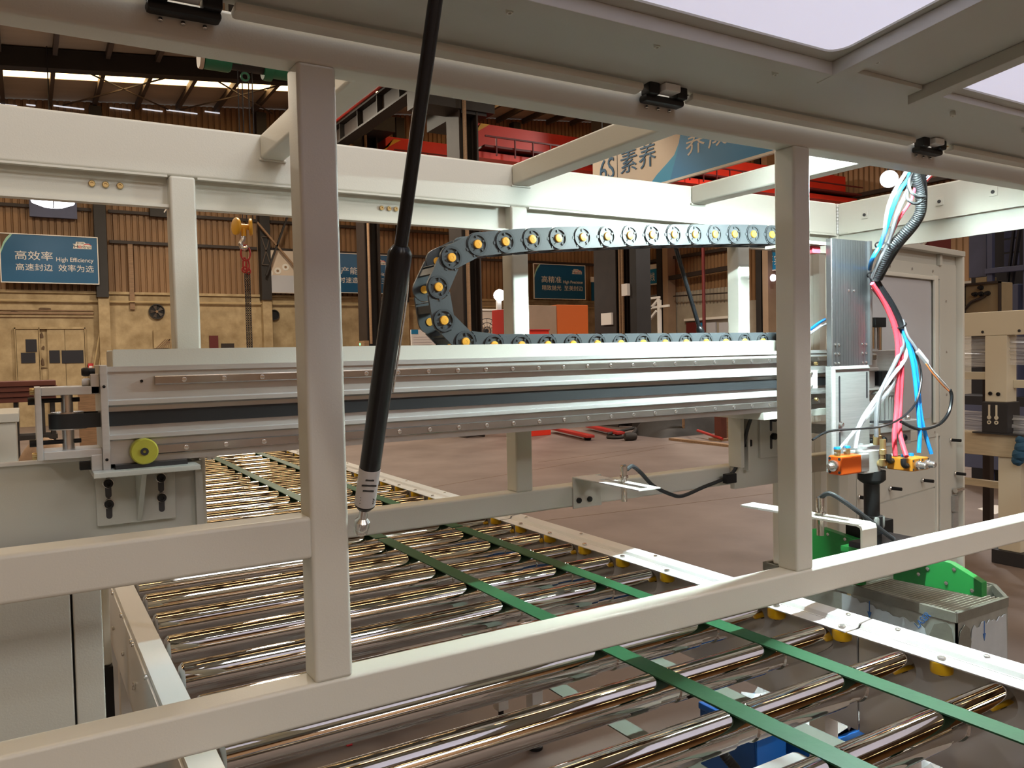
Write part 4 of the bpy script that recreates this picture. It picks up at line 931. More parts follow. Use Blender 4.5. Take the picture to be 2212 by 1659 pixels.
for (y, z, r) in ((2.97, .90, .03), (2.96, .85, .045), (2.97, .80, .05), (2.985, .76, .04)): gl.lathe([(r*.2, -r), (r*.8, -r*.6), (r, 0), (r*.8, r*.6), (r*.2, r)], (5.87, y, z), (.2, .3, 1), 10)
tag(gl.build('work_glove', 'jean'), 'blue work glove hanging on the pale lower beam at the right edge', 'glove')
rk = thing('machine_rack', 'dark blue steel rack with panels behind the cream stand', 'rack', (9.1, 4.7, 0))
def rbox(n, *a, m='rack_blue', bv=.004): return box(*a).build(n, m, rk, bevel=bv)
rbox('back_panel', 9.5, 9.54, 3.6, 5.35, 0, 3.2, m='rack_dark')
rbox('side_panel', 9.05, 9.10, 4.93, 5.12, 2.31, 2.95)
for y in (4.87, 4.50, 4.44): rbox('post', 9.0, 9.06, y-.028, y+.028, 0 if y > 4.8 else 1.8, 3.05)
rbox('wide_post', 9.05, 9.2, 4.60, 4.74, 0, 2.2, bv=.008)
rbox('top_bar', 8.98, 9.04, 3.6, 4.9, 2.86, 2.92); rbox('front_bar', 8.96, 9.02, 3.6, 4.9, 2.33, 2.385, m='rack_blue')
for z0, z1 in ((2.42, 2.55), (2.57, 2.70), (2.72, 2.82)): rbox('drawer_front', 9.25, 9.28, 4.70, 4.85, z0, z1); 
for z0, z1 in ((2.30, 2.5), (2.55, 2.72)): rbox('drawer_front', 9.25, 9.28, 4.2, 4.43, z0, z1)
MB().bar((9.1, 4.66, 2.85), (9.1, 4.74, 2.15), .035, .02, (0, 1, 0)).build('diagonal', 'rack_dark', rk)
MB().bar((9.1, 4.60, 2.85), (9.1, 4.69, 2.2), .05, .02, (0, 1, 0)).build('diagonal', 'rack_dark', rk)
rbox('grey_box', 9.0, 9.2, 4.90, 5.02, 2.16, 2.30, m='box_tan')
rbox('base_shelf', 9.0, 9.4, 3.6, 5.3, .9, 1.0, m='rack_dark'); rbox('base_box', 9.0, 9.3, 3.7, 5.3, .2, .9, m='rack_blue')
cb = thing('control_box', 'tan control box with four black knobs behind the cream stand', 'control box', (6.9, 3.74, 0))
box(6.82, 7.0, 3.60, 3.90, 1.78, 2.07).build('housing', 'box_tan', cb, bevel=.004)
for a in ((3.885, 3.90, 1.78, 2.075), (3.60, 3.612, 1.78, 2.075)): box(6.80, 6.83, a[0], a[1], a[2], a[3]).build('frame_strip', 'column_brown', cb)
box(6.80, 6.83, 3.60, 3.90, 2.062, 2.08).build('frame_strip', 'column_brown', cb)
box(6.88, 6.94, 3.72, 3.78, 0, 1.78).build('stand_pole', 'column_brown', cb)
for y, z in ((3.755, 2.035), (3.805, 1.985), (3.755, 1.985), (3.70, 1.985)):
    MB().lathe([(.020, 0), (.020, .012), (.014, .014), (.014, .04)], (6.82, y, z), (-1, 0, 0), 14).build('knob', 'black', cb)
MB().tube([(6.81, 3.72, 1.965), (6.80, 3.77, 1.94), (6.80, 3.83, 1.92), (6.80, 3.88, 1.87), (6.81, 3.91, 1.88)], .012, 8).build('cable', 'column_brown', cb)
wl_ = thing('twin_lamp', 'dark housing with two round glass lamps above the grey machine door', 'lamp', (6.5, 4.2, 0))
q1, q2 = at(1993, 521, X=6.3), at(1968, 526, X=6.3)
box(6.32, 6.62, q1.y-.05, q2.y+.12, 0, q1.z+.13).build('housing', 'red_dark', wl_, bevel=.01)
for q in (q1, q2):
    lm = MB().ring(q, (-1, -.3, 0), .026, .034, .03, 24).build('lamp_rim', 'sign_white', wl_)
    MB().lathe([(.001, .012), (.016, .018), (.026, .014), (.026, 0)], q, (-1, -.3, 0), 24).build('lamp_glass', 'frosted', lm)
tag(MB().prism([at(2112, 1100, Z=.0), at(2150, 1112, Z=.0), at(2190, 1098, Z=.0), at(2150, 1092, Z=.0)], (0, 0, .006)).build('paper_sheet', 'paper'), 'white sheet lying on the floor beside the cream stand leg', 'sheet')
# ------------------------------------------------------------------ wall signs
def sign(label, x0, x1, z0, z1, y, title, eng, line, tw, swoosh=True):
    t = thing('wall_sign', label, 'sign', ((x0+x1)/2, y, z0), 'blue company signs on the back wall')
    box(x0, x1, y, y+.04, z0, z1).build('panel', 'sign_blue', t)
    f = .022
    for a in ((x0-f, x1+f, z1, z1+f), (x0-f, x1+f, z0-f, z0), (x0-f, x0, z0, z1), (x1, x1+f, z0, z1)):
        box(a[0], a[1], y-.015, y+.04, a[2], a[3]).build('frame', 'sign_white', t)
    W, H = x1-x0, z1-z0
    def T(s, fx0, fx1, fy0, fy1, m='sign_white', nm='lettering'): return text(s, (x0+W*fx0, y-.001, z0+H*fy0), EX, EZ, W*(fx1-fx0), H*(fy1-fy0), m, t, nm)
    if swoosh:
        arc = [(x0, y-.002, z1-H*.34), (x0+W*.03, y-.002, z1-H*.18), (x0+W*.06, y-.002, z1-H*.08), (x0+W*.10, y-.002, z1), (x0+W*.125, y-.002, z1), (x0+W*.075, y-.002, z1-H*.12), (x0+W*.04, y-.002, z1-H*.22), (x0, y-.002, z1-H*.42)]
        MB().prism(arc, (0, -.003, 0)).build('swoosh', 'sign_teal', t, smooth=False)
        MB().prism([(x0, y-.001, z1), (x0, y-.001, z1-H*.34), (x0+W*.03, y-.001, z1-H*.18), (x0+W*.06, y-.001, z1-H*.08), (x0+W*.10, y-.001, z1)], (0, -.002, 0)).build('corner', 'dark_brown', t, smooth=False)
    T(title, .14, .14+tw, .47, .66); T(eng, .56 if tw < .42 else .58, .955, .43, .55); T(line, .145, .955, .245, .395)
    lx, lz = x0+W*.74, z0+H*.75
    MB().prism([(lx, y-.001, lz), (lx+W*.20, y-.001, lz), (lx+W*.20, y-.001, lz+H*.08), (lx+W*.17, y-.001, lz+H*.12), (lx+W*.14, y-.001, lz+H*.12), (lx+W*.12, y-.001, lz+H*.15), (lx+W*.035, y-.001, lz+H*.15), (lx+W*.03, y-.001, lz+H*.10), (lx-W*.003, y-.001, lz+H*.10), (lx+W*.012, y-.001, lz+H*.08)], (0, -.003, 0)).build('logo_plate', 'sign_white', t, smooth=False)
    def LT(s, a, b, c, d, m): text(s, (lx+W*a, y-.005, lz+H*c), EX, EZ, W*(b-a), H*(d-c), m, t, 'logo_lettering', .003)
    LT('H', .012, .055, .01, .085, 'ink'); LT('e', .058, .092, .01, .07, 'logo_red'); LT('ntren', .095, .193, .01, .065, 'ink')
    LT('亨力特', .042, .118, .10, .14, 'ink')
    arc = [(lx+W*(.155+.042*math.cos(a)), y-.005, lz+H*(.072+.042*math.sin(a))) for a in [math.pi*k/8 for k in range(9)]]+[(lx+W*(.155+.034*math.cos(a)), y-.005, lz+H*(.072+.024*math.sin(a))) for a in [math.pi*k/8 for k in range(8, -1, -1)]]
    MB().prism(arc, (0, -.002, 0)).build('logo_arc', 'logo_red', t, smooth=False)
    return t
sign('blue wall sign reading High Efficiency, farthest left on the back wall', -.385, 1.742, 3.64, 4.82, 23.62, '高效率', 'High Efficiency', '高速封边  效率为选', .385)
sign('blue wall sign reading Productivity, half hidden behind the brown columns', 7.70, 9.86, 3.56, 4.72, 23.62, '高产能', 'Productivity', '省时速造  产能为王', .385)
sign('blue wall sign reading High Precision above the orange board', 15.20, 17.36, 3.50, 4.68, 23.62, '高精准', 'High Precision', '精致抛光  至美封边', .385)
s4 = thing('wall_sign', 'small blue sign with white top strip peeking between two columns', 'sign', (18.2, 23.6, 3.5))
box(17.65, 18.9, 23.6, 23.64, 3.45, 4.28).build('panel', 'sign_blue', s4); box(17.62, 18.93, 23.59, 23.64, 4.12, 4.31).build('top_strip', 'sign_white', s4)
text('工', (17.95, 23.599, 3.7), EX, EZ, .25, .26, 'sign_white', s4)
# banners on planes that face the bay (normal -X)
NY = Vector((0, -1, 0))
bn = thing('wall_banner', 'blue and white banner about product quality on the right wall', 'banner', (19.3, 23.1, 4.0))
zb = at(1380, 619, X=19.3).z; zt = at(1422, 569, X=19.3).z; ya, yb = 24.0, at(1421.5, 590, X=19.3).y
box(19.3, 19.33, yb, ya, zb, zt).build('cloth', 'sign_white', bn); box(19.29, 19.305, yb+.03, ya, zb+.04, zt-.17).build('blue_field', 'sign_blue_light', bn)
text('产品质量生命线', (19.288, 23.95, zb+.13), NY, EZ, 23.95-yb-.16, .30, 'sign_white', bn)
b2_ = thing('wall_banner', 'blue sign starting with the characters for carry out on the right wall', 'banner', (19.3, 17.0, 4.0))
za, zc = at(1637, 587, X=19.3).z, at(1637, 545, X=19.3).z; yq = at(1636, 560, X=19.3).y
box(19.3, 19.33, yq-2.2, yq, za, zc).build('panel', 'sign_blue_light', b2_)
for a in ((za-.03, za), (zc, zc+.03)): box(19.285, 19.33, yq-2.2, yq+.03, a[0], a[1]).build('frame', 'sign_white', b2_)
box(19.285, 19.33, yq, yq+.03, za, zc).build('frame', 'sign_white', b2_)
text('落实', (19.298, yq-.32, za+.14), NY, EZ, .60, .30, 'sign_white', b2_)
b6 = thing('hanging_banner', 'large hanging banner with 6S lettering on cream and blue', 'banner', (7.1, 7.5, 3.75))
B0, B1, BZ0, BZ1 = 9.42, 4.6, 3.73, 4.62
box(7.10, 7.13, B1, B0, BZ0, BZ1).build('cream_field', 'sign_cream', b6); box(7.085, 7.13, B1, B0+.02, BZ0-.03, BZ0).build('frame', 'sign_white', b6)
for y in (9.2, 7.0, 4.8): MB().cyl((7.11, y, BZ1+.02), (7.11, y, 8.3), .008, n=6).build('hanger_wire', 'dark_steel', b6); box(7.085, 7.13, B1, B0+.02, BZ1, BZ1+.03).build('frame', 'sign_white', b6)
def bp(pts, m, nm, x=7.099, th=-.002): return MB().prism([at(*p, X=x) if len(p) == 2 and p[0] > 100 else Vector((x, *p)) for p in pts], (th, 0, 0)).build(nm, m, b6, smooth=False)
bp([(8.22, BZ0), (8.05, BZ0+.12), (7.86, BZ0+.22), (7.72, BZ0+.30), (7.60, BZ0+.48), (7.52, BZ0+.62), (7.50, BZ1), (B1, BZ1), (B1, BZ0)], 'banner_blue', 'blue_field')
bp([(7.80, BZ0), (7.66, BZ0+.32), (7.50, BZ1), (B1, BZ1), (B1, BZ0)], 'banner_deep', 'deep_blue_field', 7.096)
def T6(s, p0, p1, zl, zh, m): text(s, (7.094, at(*p0, X=7.1).y, zl), NY, EZ, at(*p0, X=7.1).y-at(*p1, X=7.1).y, zh-zl, m, b6)
for g_, a_, b_, zl, zh, m_ in (('6S', 1296, 1327, 3.985, 4.28, 'sign_blue'), ('素', 1341, 1376, 3.995, 4.305, 'sign_blue'), ('养', 1381, 1417, 3.98, 4.30, 'sign_blue'), ('养', 1483, 1524, 3.96, 4.26, 'sign_white'), ('成', 1531, 1574, 3.965, 4.26, 'sign_white')):
    T6(g_, (a_, 340), (b_, 340), zl, zh, m_)
box(7.098, 7.10, at(1333.5, 360, X=7.1).y-.006, at(1333.5, 360, X=7.1).y+.006, 3.85, 4.4).build('divider', 'ink', b6)

# ------------------------------------------------------------------ columns, cranes
def column(label, y, top=8.8, X0=7.14, w=.26):
    t = thing('steel_column', label, 'column', (7.3, y, 0), 'steel columns along the next bay')
    box(X0, X0+.03, y-w, y+w, 0, top).build('flange', 'column_brown', t); box(X0+.38, X0+.41, y-w, y+w, 0, top).build('flange', 'column_brown', t)
    box(X0+.03, X0+.38, y-.015, y+.015, 0, top).build('web', 'girder_dark', t)
    return t
k1 = column('nearest brown steel column, in front of the quality banner', 13.72, X0=10.6, w=.37)
k2 = column('brown steel column seen through the energy chain loop', 13.85)
k3 = column('brown steel column between the gas strut and the left front post', 18.9)
column('farthest brown steel column of the row, beside the back wall', 23.2)
for k, y, X0 in ((k1, 13.72, 10.6), (k2, 13.85, 7.14), (k3, 18.9, 7.14)):
    for dy in ((-.41, -.50) if k is k1 else (-.31, -.37)): MB().cyl((X0+.08, y+dy, .4 if k is k1 else 1.9), (X0+.08, y+dy, 7), .03 if k is k1 else .022, n=10).build('conduit', 'wood', k)
    if k is not k1: box(6.35, 7.9, y-.3, y+.3, 6.18, 6.58).build('corbel', 'girder_dark', k)
jb = box(7.02, 7.14, 18.5, 19.1, 1.62, 1.98).build('junction_box', 'wood', k3); MB().lathe([(.03, 0), (.03, .01), (.01, .012)], (7.02, 18.78, 1.90), (-1, 0, 0), 12).build('signal_light', 'green_glow', jb)
box(10.55, 10.6, 13.45, 13.8, 2.15, 2.40).build('paper_tag', 'paper', k1); box(10.55, 10.65, 12.92, 13.1, 2.72, 2.96).build('switch_box', 'paper', k1)
box(10.63, 11.0, 12.72, 12.92, .0, 8.8).build('cable_duct', 'girder_dark', k1)
rw = thing('runway_beam', 'crane runway beam with a red rail pipe resting on the column corbels', 'beam', (6.6, 12, 6.6))
box(6.58, 6.62, -6, 23.9, 6.62, 7.0).build('web', 'column_brown', rw); box(6.45, 6.75, -6, 23.9, 6.58, 6.62).build('bottom_flange', 'girder_dark', rw); box(6.45, 6.75, -6, 23.9, 7.0, 7.04).build('top_flange', 'girder_dark', rw)
y = 10.2
while y < 23.8: box(6.47, 6.58, y-.02, y+.02, 6.62, 7.0).build('stiffener', 'girder_dark', rw); y += 1.15
MB().cyl((6.42, -6, 7.09), (6.42, 23.9, 7.09), .045, n=10).build('rail_pipe', 'pipe_red', rw)
for i, (y, z0, z1, lb) in enumerate(((14.2, 5.42, 6.17, 'near red crane girder crossing the next bay behind the banner'), (18.6, 6.15, 6.95, 'far red crane girder seen left of the column'))):
    cg = thing('crane_girder', lb, 'crane', (13, y, z0))
    box(7.75, 19.2, y, y+.5, z0+.28, z1).build('box_girder', 'crane_red', cg); box(7.75, 19.2, y-.5, y+.4, z0+.16, z0+.20).build('walkway', 'red_dark', cg)
    box(7.6, 19.2, y-.35, y+.35, z0-.02, z0+.10).build('lower_box', 'crane_red', cg)
    MB().bar((7.75, y-.52, z0+.36), (19.2, y-.52, z0+.36), .03, .03).build('handrail', 'red_dark', cg)
    xx = 8.0
    while xx < 15: box(xx-.012, xx+.012, y-.53, y-.505, z0+.0, z0+.36).build('baluster', 'red_dark', cg); xx += .62 if i else .42
    MB().prism([(7.65, y-.01, z0+.45), (7.65, y-.01, z0+.30), (7.95, y-.01, z0+.75), (8.15, y-.01, z0+.75)], (0, .02, 0)).build('buffer', 'hook_yellow', cg)
    box(7.2, 7.75, y-.6, y+.9, z1-.05, z1+.3).build('end_carriage', 'girder_dark', cg)
br_ = thing('crane_bridge', 'dark crane bridge carrying the green hoist above the machine', 'crane', (0, 9, 5.5))
box(-8, 6.45, 8.87, 9.13, 5.45, 5.85).build('girder', 'girder_dark', br_); 
ho = thing('chain_hoist', 'green electric hoist hanging under the crane bridge at the upper left', 'hoist', (2.1, 9, 4.7))
MB().lathe([(.10, 0), (.125, .01), (.125, .26), (.11, .28)], (1.72, 8.98, 4.75), (1, 0, 0), 20).build('motor', 'hoist_green', ho)
MB().lathe([(.125, -.04), (.13, -.03), (.13, 0)], (1.72, 8.98, 4.75), (1, 0, 0), 20).build('motor_cover', 'sign_cream', ho)
MB().lathe([(.10, 0), (.10, .42)], (2.0, 8.98, 4.76), (1, 0, 0), 20).build('drum', 'girder_dark', ho)
MB().lathe([(.12, 0), (.13, .02), (.13, .09), (.095, .1), (.095, .28), (.08, .30)], (2.34, 8.98, 4.73), (1, 0, 0), 20).build('gearbox', 'hoist_green', ho)
box(1.98, 2.42, 8.9, 9.06, 4.93, 5.45).build('trolley', 'girder_dark', ho)
box(1.80, 2.1, 8.88, 8.95, 4.70, 4.74).build('side_plate', 'hoist_green', ho)
MB().ring((2.13, 8.90, 4.58), (0, 1, 0), .03, .05, .02, 16).build('guide_ring', 'hoist_green', ho)
for x in (2.07, 2.115, 2.18, 2.22): MB().cyl((x, 8.98, 3.05), (x, 8.98, 4.78), .006, n=6).build('wire_rope', 'dark_steel', ho)
hk = thing('crane_hook', 'yellow hook block with red shackles and hanging steel chains', 'hook', (2.13, 9, 3.0))
c0 = at(526, 490, Y=9)
for dx, nm in ((-.075, 1), (.075, 2)):
    MB().lathe([(.07, -.020), (.09, -.014), (.094, 0), (.09, .014), (.07, .020)], (c0.x+dx, 9, c0.z), (1, -.25*dx/abs(dx), 0), 24).build('sheave_cover', 'hook_yellow', hk)
MB().cyl((c0.x-.06, 9, c0.z), (c0.x+.06, 9, c0.z), .03, n=14).build('axle', 'hook_yellow', hk)
MB().cyl((c0.x, 9, c0.z-.10), (c0.x, 9, c0.z), .026, n=14).build('shank', 'hook_yellow', hk)
MB().tube([(c0.x, 9, c0.z-.09), (c0.x-.01, 9, c0.z-.14), (c0.x-.035, 9, c0.z-.18), (c0.x-.02, 9, c0.z-.225), (c0.x+.02, 9, c0.z-.225), (c0.x+.03, 9, c0.z-.20)], [.024]*16+[.022]*5, 10).build('hook', 'bolt_steel', hk)
def oval(cx, cz, rx, rz, r, m, nm, yq=9, rot=0):
    pts = [(cx+rx*math.cos(a)*math.cos(rot), yq+rx*math.cos(a)*math.sin(rot), cz+rz*math.sin(a)) for a in [2*math.pi*k/14 for k in range(15)]]
    return MB().tube(pts, r, 6, 0).build(nm, m, hk)
oval(c0.x+.012, c0.z-.28, .05, .085, .010, 'pipe_red', 'shackle'); oval(c0.x, c0.z-.40, .018, .07, .009, 'pipe_red', 'shackle'); oval(c0.x+.03, c0.z-.41, .018, .06, .009, 'pipe_red', 'shackle')
oval(c0.x+.0, c0.z-.46, .03, .03, .010, 'pipe_red', 'shackle'); oval(c0.x+.035, c0.z-.475, .022, .03, .010, 'pipe_red', 'shackle')
LKM = None
for ci, cx in enumerate((c0.x+.0, c0.x+.022, c0.x+.045)):
    z = c0.z-.50; k = 0
    while z > 1.35:
        if LKM is None:
            LKM = MB().tube([(.009*math.cos(a), 0, .017*math.sin(a)) for a in [2*math.pi*q/10 for q in range(11)]], .0042, 5, 0).build('chain_link', 'dark_steel', hk, origin=(0, 0, 0)); LKM.location = Vector((cx, 9, z))-WL[hk.name]; o = LKM
        else: o = copy_at(LKM, (cx, 9, z), hk)
        o.rotation_euler = (0, 0, math.radians(30 if k % 2 else 120)); z -= .026; k += 1

# ------------------------------------------------------------------ things on and by the back wall
def exfan(label, x, z, r, blades=True):
    t = thing('exhaust_fan', label, 'fan', (x, 23.95, z))
    MB().ring((x, 23.97, z), (0, -1, 0), r, r+.025, .05, 24).build('housing', 'fan_dark' if blades else 'girder_dark', t); MB().cyl((x, 23.99, z), (x, 23.975, z), r, n=24).build('back', 'black', t)
    if blades:
        for k in range(5):
            a = 2*math.pi*k/5+.3; c, s_ = math.cos(a), math.sin(a); c2, s2_ = math.cos(a+.6), math.sin(a+.6)
            MB().prism([(x+c*.03, 23.955, z+s_*.03), (x+c*r*.95, 23.945, z+s_*r*.95), (x+c2*r*.95, 23.965, z+s2_*r*.95), (x+c2*.03, 23.96, z+s2_*.03)], (0, -.003, 0)).build('blade', 'purlin', t)
        MB().cyl((x, 23.97, z), (x, 23.93, z), .035, n=12).build('hub', 'wood', t)
exfan('round black wall fan with visible blades right of the double door', 3.16, 2.95, .18)
exfan('plain round black wall opening right of the crane hook', 6.33, 2.88, .13, False)
lv = thing('wall_louver', 'grey louver box high on the corrugated wall behind a lamp', 'louver', (.8, 23.8, 5.6))
q = at(115, 445, Y=23.85); box(q.x-.53, q.x+.53, 23.80, 23.95, q.z-.30, q.z+.3).build('box', 'rack_blue', lv)
lv2 = thing('wall_louver', 'dark louver box high on the corrugated wall by the far left post', 'louver', (3.4, 23.8, 5.6))
q = at(345, 455, Y=23.85); box(q.x-.25, q.x+.3, 23.80, 23.95, q.z-.17, q.z+.2).build('box', 'girder_dark', lv2)
MB().bar((q.x+.1, 23.79, q.z-.05), (q.x+.25, 23.79, q.z+.2), .02, .03).build('blade', 'paper', lv2)
# double door
dd = thing('door_1', 'x', 'x', (.6, 23.95, 0)); del dd['label']; del dd['category']; dd['kind'] = 'structure'
x0, x1, x2, x3 = (at(q, 710, Y=23.95).x for q in (34, 82, 101, 181))
for a, b in ((x0, x1), (x2, (x2+x3)/2-.03), ((x2+x3)/2-.02, x3)): box(a, b, 23.93, 23.99, 0, 2.48).build('leaf', 'wall_cream', dd)
for a in (x0-.03, x1+.01, x3+.01): box(a, a+.02, 23.90, 23.99, 0, 2.52).build('jamb', 'wall_cream', dd)
box(x0-.03, x3+.03, 23.90, 23.99, 2.48, 2.53).build('lintel', 'wall_cream', dd)
for (a, b, c, d) in ((55, 80, 733, 760), (45, 77, 762, 784), (106, 130, 757, 784), (133, 181, 757, 784)):
    p, q = at(a, c, Y=23.92), at(b, d, Y=23.92); box(p.x, q.x, 23.915, 23.93, q.z, p.z).build('dark_pane', 'rack_dark', dd)
for (px_, py_, w_h, h_h, m) in ((90, 725, .06, .10, 'dark_brown'), (94, 752, .04, .07, 'dark_brown'), (92, 782, .05, .12, 'dark_brown'), (92, 795, .11, .03, 'dark_brown'), (95, 667, .18, .03, 'dark_brown'), (30, 674, .10, .05, 'dark_brown')):
    p = at(px_, py_, Y=23.96); rnd = random.Random(px_*py_)
    MB().prism([(p.x+w_h*math.cos(a)*rnd.uniform(.5, 1.1), 23.985, p.z+h_h*math.sin(a)*rnd.uniform(.5, 1.1)) for a in [k*.7 for k in range(9)]], (0, -.004, 0)).build('peeled_patch', m, wb, smooth=False)
for z_, h_ in ((2.95, .02), (2.86, .05), (2.78, .015)): box(-1.2, 1.62, 23.96, 23.995, z_, z_+h_).build('door_track', 'wood', wb)
for (a, b, c, d, m, lb, nm, ct) in ((452, 472, 725, 760, 'red_dark', 'dark red board leaning on the back wall behind the far left post', 'wall_board', 'board'), (478, 506, 742, 760, 'column_brown', 'small brown board on the back wall left of the chains', 'wall_board', 'board'), (331, 367, 713, 752, 'wall_cream', 'cream louvre hatch on the back wall left of the far left post', 'wall_hatch', 'hatch'), (190, 202, 785, 796, 'logo_red', 'small red notice on the back wall beside the ropes', 'wall_notice', 'notice')):
    p, q = at(a, c, Y=23.93), at(b, d, Y=23.93); o = box(p.x, q.x, 23.90, 23.96, q.z, p.z).build(nm, m); tag(o, lb, ct)
    if nm == 'wall_hatch':
        for k in range(7):
            xx = p.x+.05+k*.06; MB().bar((xx, 23.89, q.z), (min(xx+.25, q.x), 23.89, min(q.z+.25, p.z)), .012, .015).build('louvre', 'wood', o)
    if nm == 'wall_notice': box(p.x+.02, q.x-.02, 23.895, 23.90, q.z+.02, q.z+.07).build('lettering', 'paper', o)
for (a, b, lb) in (((230, 632), (190, 868), 'pale rope hanging slanted from the wall beam, left one'), ((236, 640), (213, 800), 'pale rope hanging from the wall beam, right one')):
    tag(MB().tube([at(*a, Y=23.8), at((a[0]+b[0])/2, (a[1]+b[1])/2, Y=23.8), at(*b, Y=23.8)], .018, 6, 1).build('rope', 'rope'), lb, 'rope')
pb = thing('wall_poster', 'pale poster with round rolls pictured, right of the dark wall column', 'poster', (7.0, 23.8, 3.5))
p, q = at(577, 540, Y=23.7), at(640, 634, Y=23.7); box(p.x, q.x+.3, 23.70, 23.73, q.z, p.z).build('sheet', 'sign_cream', pb)
p2 = at(577, 590, Y=23.7); box(p.x, q.x+.3, 23.695, 23.70, q.z+.02, p2.z-.05).build('grey_field', 'frosted', pb)
for k, (a, b) in enumerate(((582, 590), (600, 585), (617, 577))):
    c = at(a, b, Y=23.69); rg = MB().ring((c.x, 23.694, c.z), (0, -1, 0), .04, .10, .004, 18).build('roll_print', 'sign_white', pb); MB().cyl((c.x, 23.694, c.z), (c.x, 23.691, c.z), .04, n=14).build('roll_core', 'wood', rg)
for a, b in (((555, 480), (640, 580)), ((620, 470), (575, 595))): MB().bar(at(*a, Y=23.5), at(*b, Y=23.5), .07, .05).build('brace', 'girder_dark' if b[0] < 600 else 'wood', [o for o in bpy.data.objects if o.name.startswith('wall_back')][0])
# lamps in view
def lampthing(label, c, prof, axis, m, body=None):
    t = thing('hall_lamp', label, 'lamp', c); MB().lathe(prof, c, axis, 24).build('glow', m, t)
    return t
q = at(115, 449, Y=20)
l1 = lampthing('bright hanging high-bay lamp under the far beam at upper left', q, [(.20, .02), (.40, .10), (.42, .16), (.30, .18)], (0, 0, 1), 'lamp_glow')
l1h = MB().lathe([(.36, .17), (.20, .42), (.05, .45)], q, (0, 0, 1), 20).build('reflector', 'alu_dull', l1); MB().cyl((q.x, q.y, q.z+.4), (q.x, q.y, roof_z(q.x)+.01), .012, n=8).build('hanger', 'dark_steel', l1)
MB().tube([(q.x, q.y-.43, q.z+.10), (q.x, q.y-.3, q.z+.02), (q.x, q.y, q.z-.0)], .012, 6).build('guard_wire', 'dark_steel', l1)
q = at(1079, 638, Y=16)
l2 = lampthing('glowing white globe work lamp on a pole inside the chain loop', q, [(.015, -.135), (.08, -.11), (.13, -.045), (.136, 0), (.13, .045), (.08, .11), (.015, .135)], (0, 0, 1), 'globe_glow')
MB().tube([(q.x, q.y, q.z-.13), (q.x+.03, q.y, q.z-.4), (q.x-.03, q.y, q.z-.8), (q.x-.03, q.y, .02)], .018, 8).build('stand_pole', 'black', l2); box(q.x-.08, q.x+.03, q.y-.03, q.y+.03, q.z-.42, q.z-.13).build('ballast', 'paper', l2)
MB().lathe([(.2, 0), (.2, .02), (.02, .04)], (q.x-.02, q.y, 0), (0, 0, 1), 20).build('base', 'black', l2)
q = at(1921, 386, Y=7.5)
l3 = lampthing('glaring white floodlight high up behind the hose bundle', q, [(.05, 0), (.115, .01), (.12, .03), (.10, .06)], (.75, .55, .1), 'spot_glow')
MB().lathe([(.13, .05), (.12, .14), (.06, .18)], q, (.75, .55, .1), 20).build('reflector', 'alu_dull', l3); MB().cyl((q.x+.12, q.y+.1, q.z), (q.x+.12, q.y+.1, roof_z(q.x)-.1), .014, n=8).build('hanger', 'dark_steel', l3)
q = at(1668, 600, X=18.9)
l4 = lampthing('small violet-white lamp on the right wall under a blue sign', q, [(.03, 0), (.10, .02), (.10, .06), (.05, .09)], (1, 0, 0), 'purple_glow'); MB().bar((q.x+.05, q.y, q.z), (19.42, q.y, q.z+.1), .03, .03).build('bracket', 'dark_steel', l4)

# ------------------------------------------------------------------ middle distance
ob = thing('panel_crate', 'crate with a tan side and an orange front panel under the High Precision sign', 'crate', at(1200, 740, Y=17))
p0, p1, p2 = at(1140, 665, Y=17), at(1203, 660, Y=17), at(1270, 661, Y=17)
box(p0.x, p1.x, 17.02, 17.6, 0, p1.z).build('tan_side', 'board_tan', ob, bevel=.01); box(p1.x, p2.x, 17.0, 17.6, 0, p1.z+.02).build('orange_panel', 'board_orange', ob, bevel=.01)
rt = thing('tool_chest', 'low red tool chest in front of the tan crate', 'chest', at(1165, 740, Y=13)); p0, p1 = at(1142, 714, Y=13), at(1186, 712, Y=13)
box(p0.x, p1.x, 13, 13.4, 0, p0.z).build('body', 'crane_red', rt, bevel=.01); box(p0.x-.01, p1.x+.01, 12.98, 13.42, p0.z, p0.z+.025).build('lid', 'pipe_red', rt, bevel=.005)
wm = thing('white_machine', 'pale boxy machine behind the wire fan inside the chain loop', 'machine', at(1030, 740, Y=18)); p0, p1 = at(1003, 658, Y=18), at(1072, 672, Y=18)
box(p0.x, p1.x, 18, 19, 0, p1.z).build('body', 'sign_cream', wm, bevel=.02); box(p0.x-.1, p1.x+.1, 17.95, 19, p1.z, p1.z+.05).build('top', 'sign_white', wm, bevel=.01); box(p0.x+.2, p0.x+.8, 17.98, 18, 1.2, p1.z-.4).build('door', 'board_tan', wm, bevel=.005)
rc = thing('red_cabinet', 'narrow red cabinet between the globe lamp and the far post', 'cabinet', at(1085, 740, Y=15)); p0, p1 = at(1087, 668, Y=15), at(1099, 668, Y=15)
box(p0.x, p1.x+.1, 15, 15.5, 0, p0.z).build('body', 'pipe_red', rc, bevel=.01); box(p0.x+.1, p0.x+.13, 14.98, 15, 1.7, 1.85).build('handle', 'dark_steel', rc)
pf = thing('pedestal_fan', 'wire cage pedestal fan in front of the pale machine', 'fan', at(1052, 740, Y=17)); c = at(1052, 715, Y=17)
for r in (.30, .20, .10): MB().ring(c, (0, -1, 0), r-.008, r+.008, .016, 28).build('cage_ring', 'dark_steel', pf)
for k in range(12):
    a = 2*math.pi*k/12; MB().bar(c+Vector((.03*math.cos(a), -.02, .03*math.sin(a))), c+Vector((.3*math.cos(a), 0, .3*math.sin(a))), .007, .007).build('cage_wire', 'dark_steel', pf)
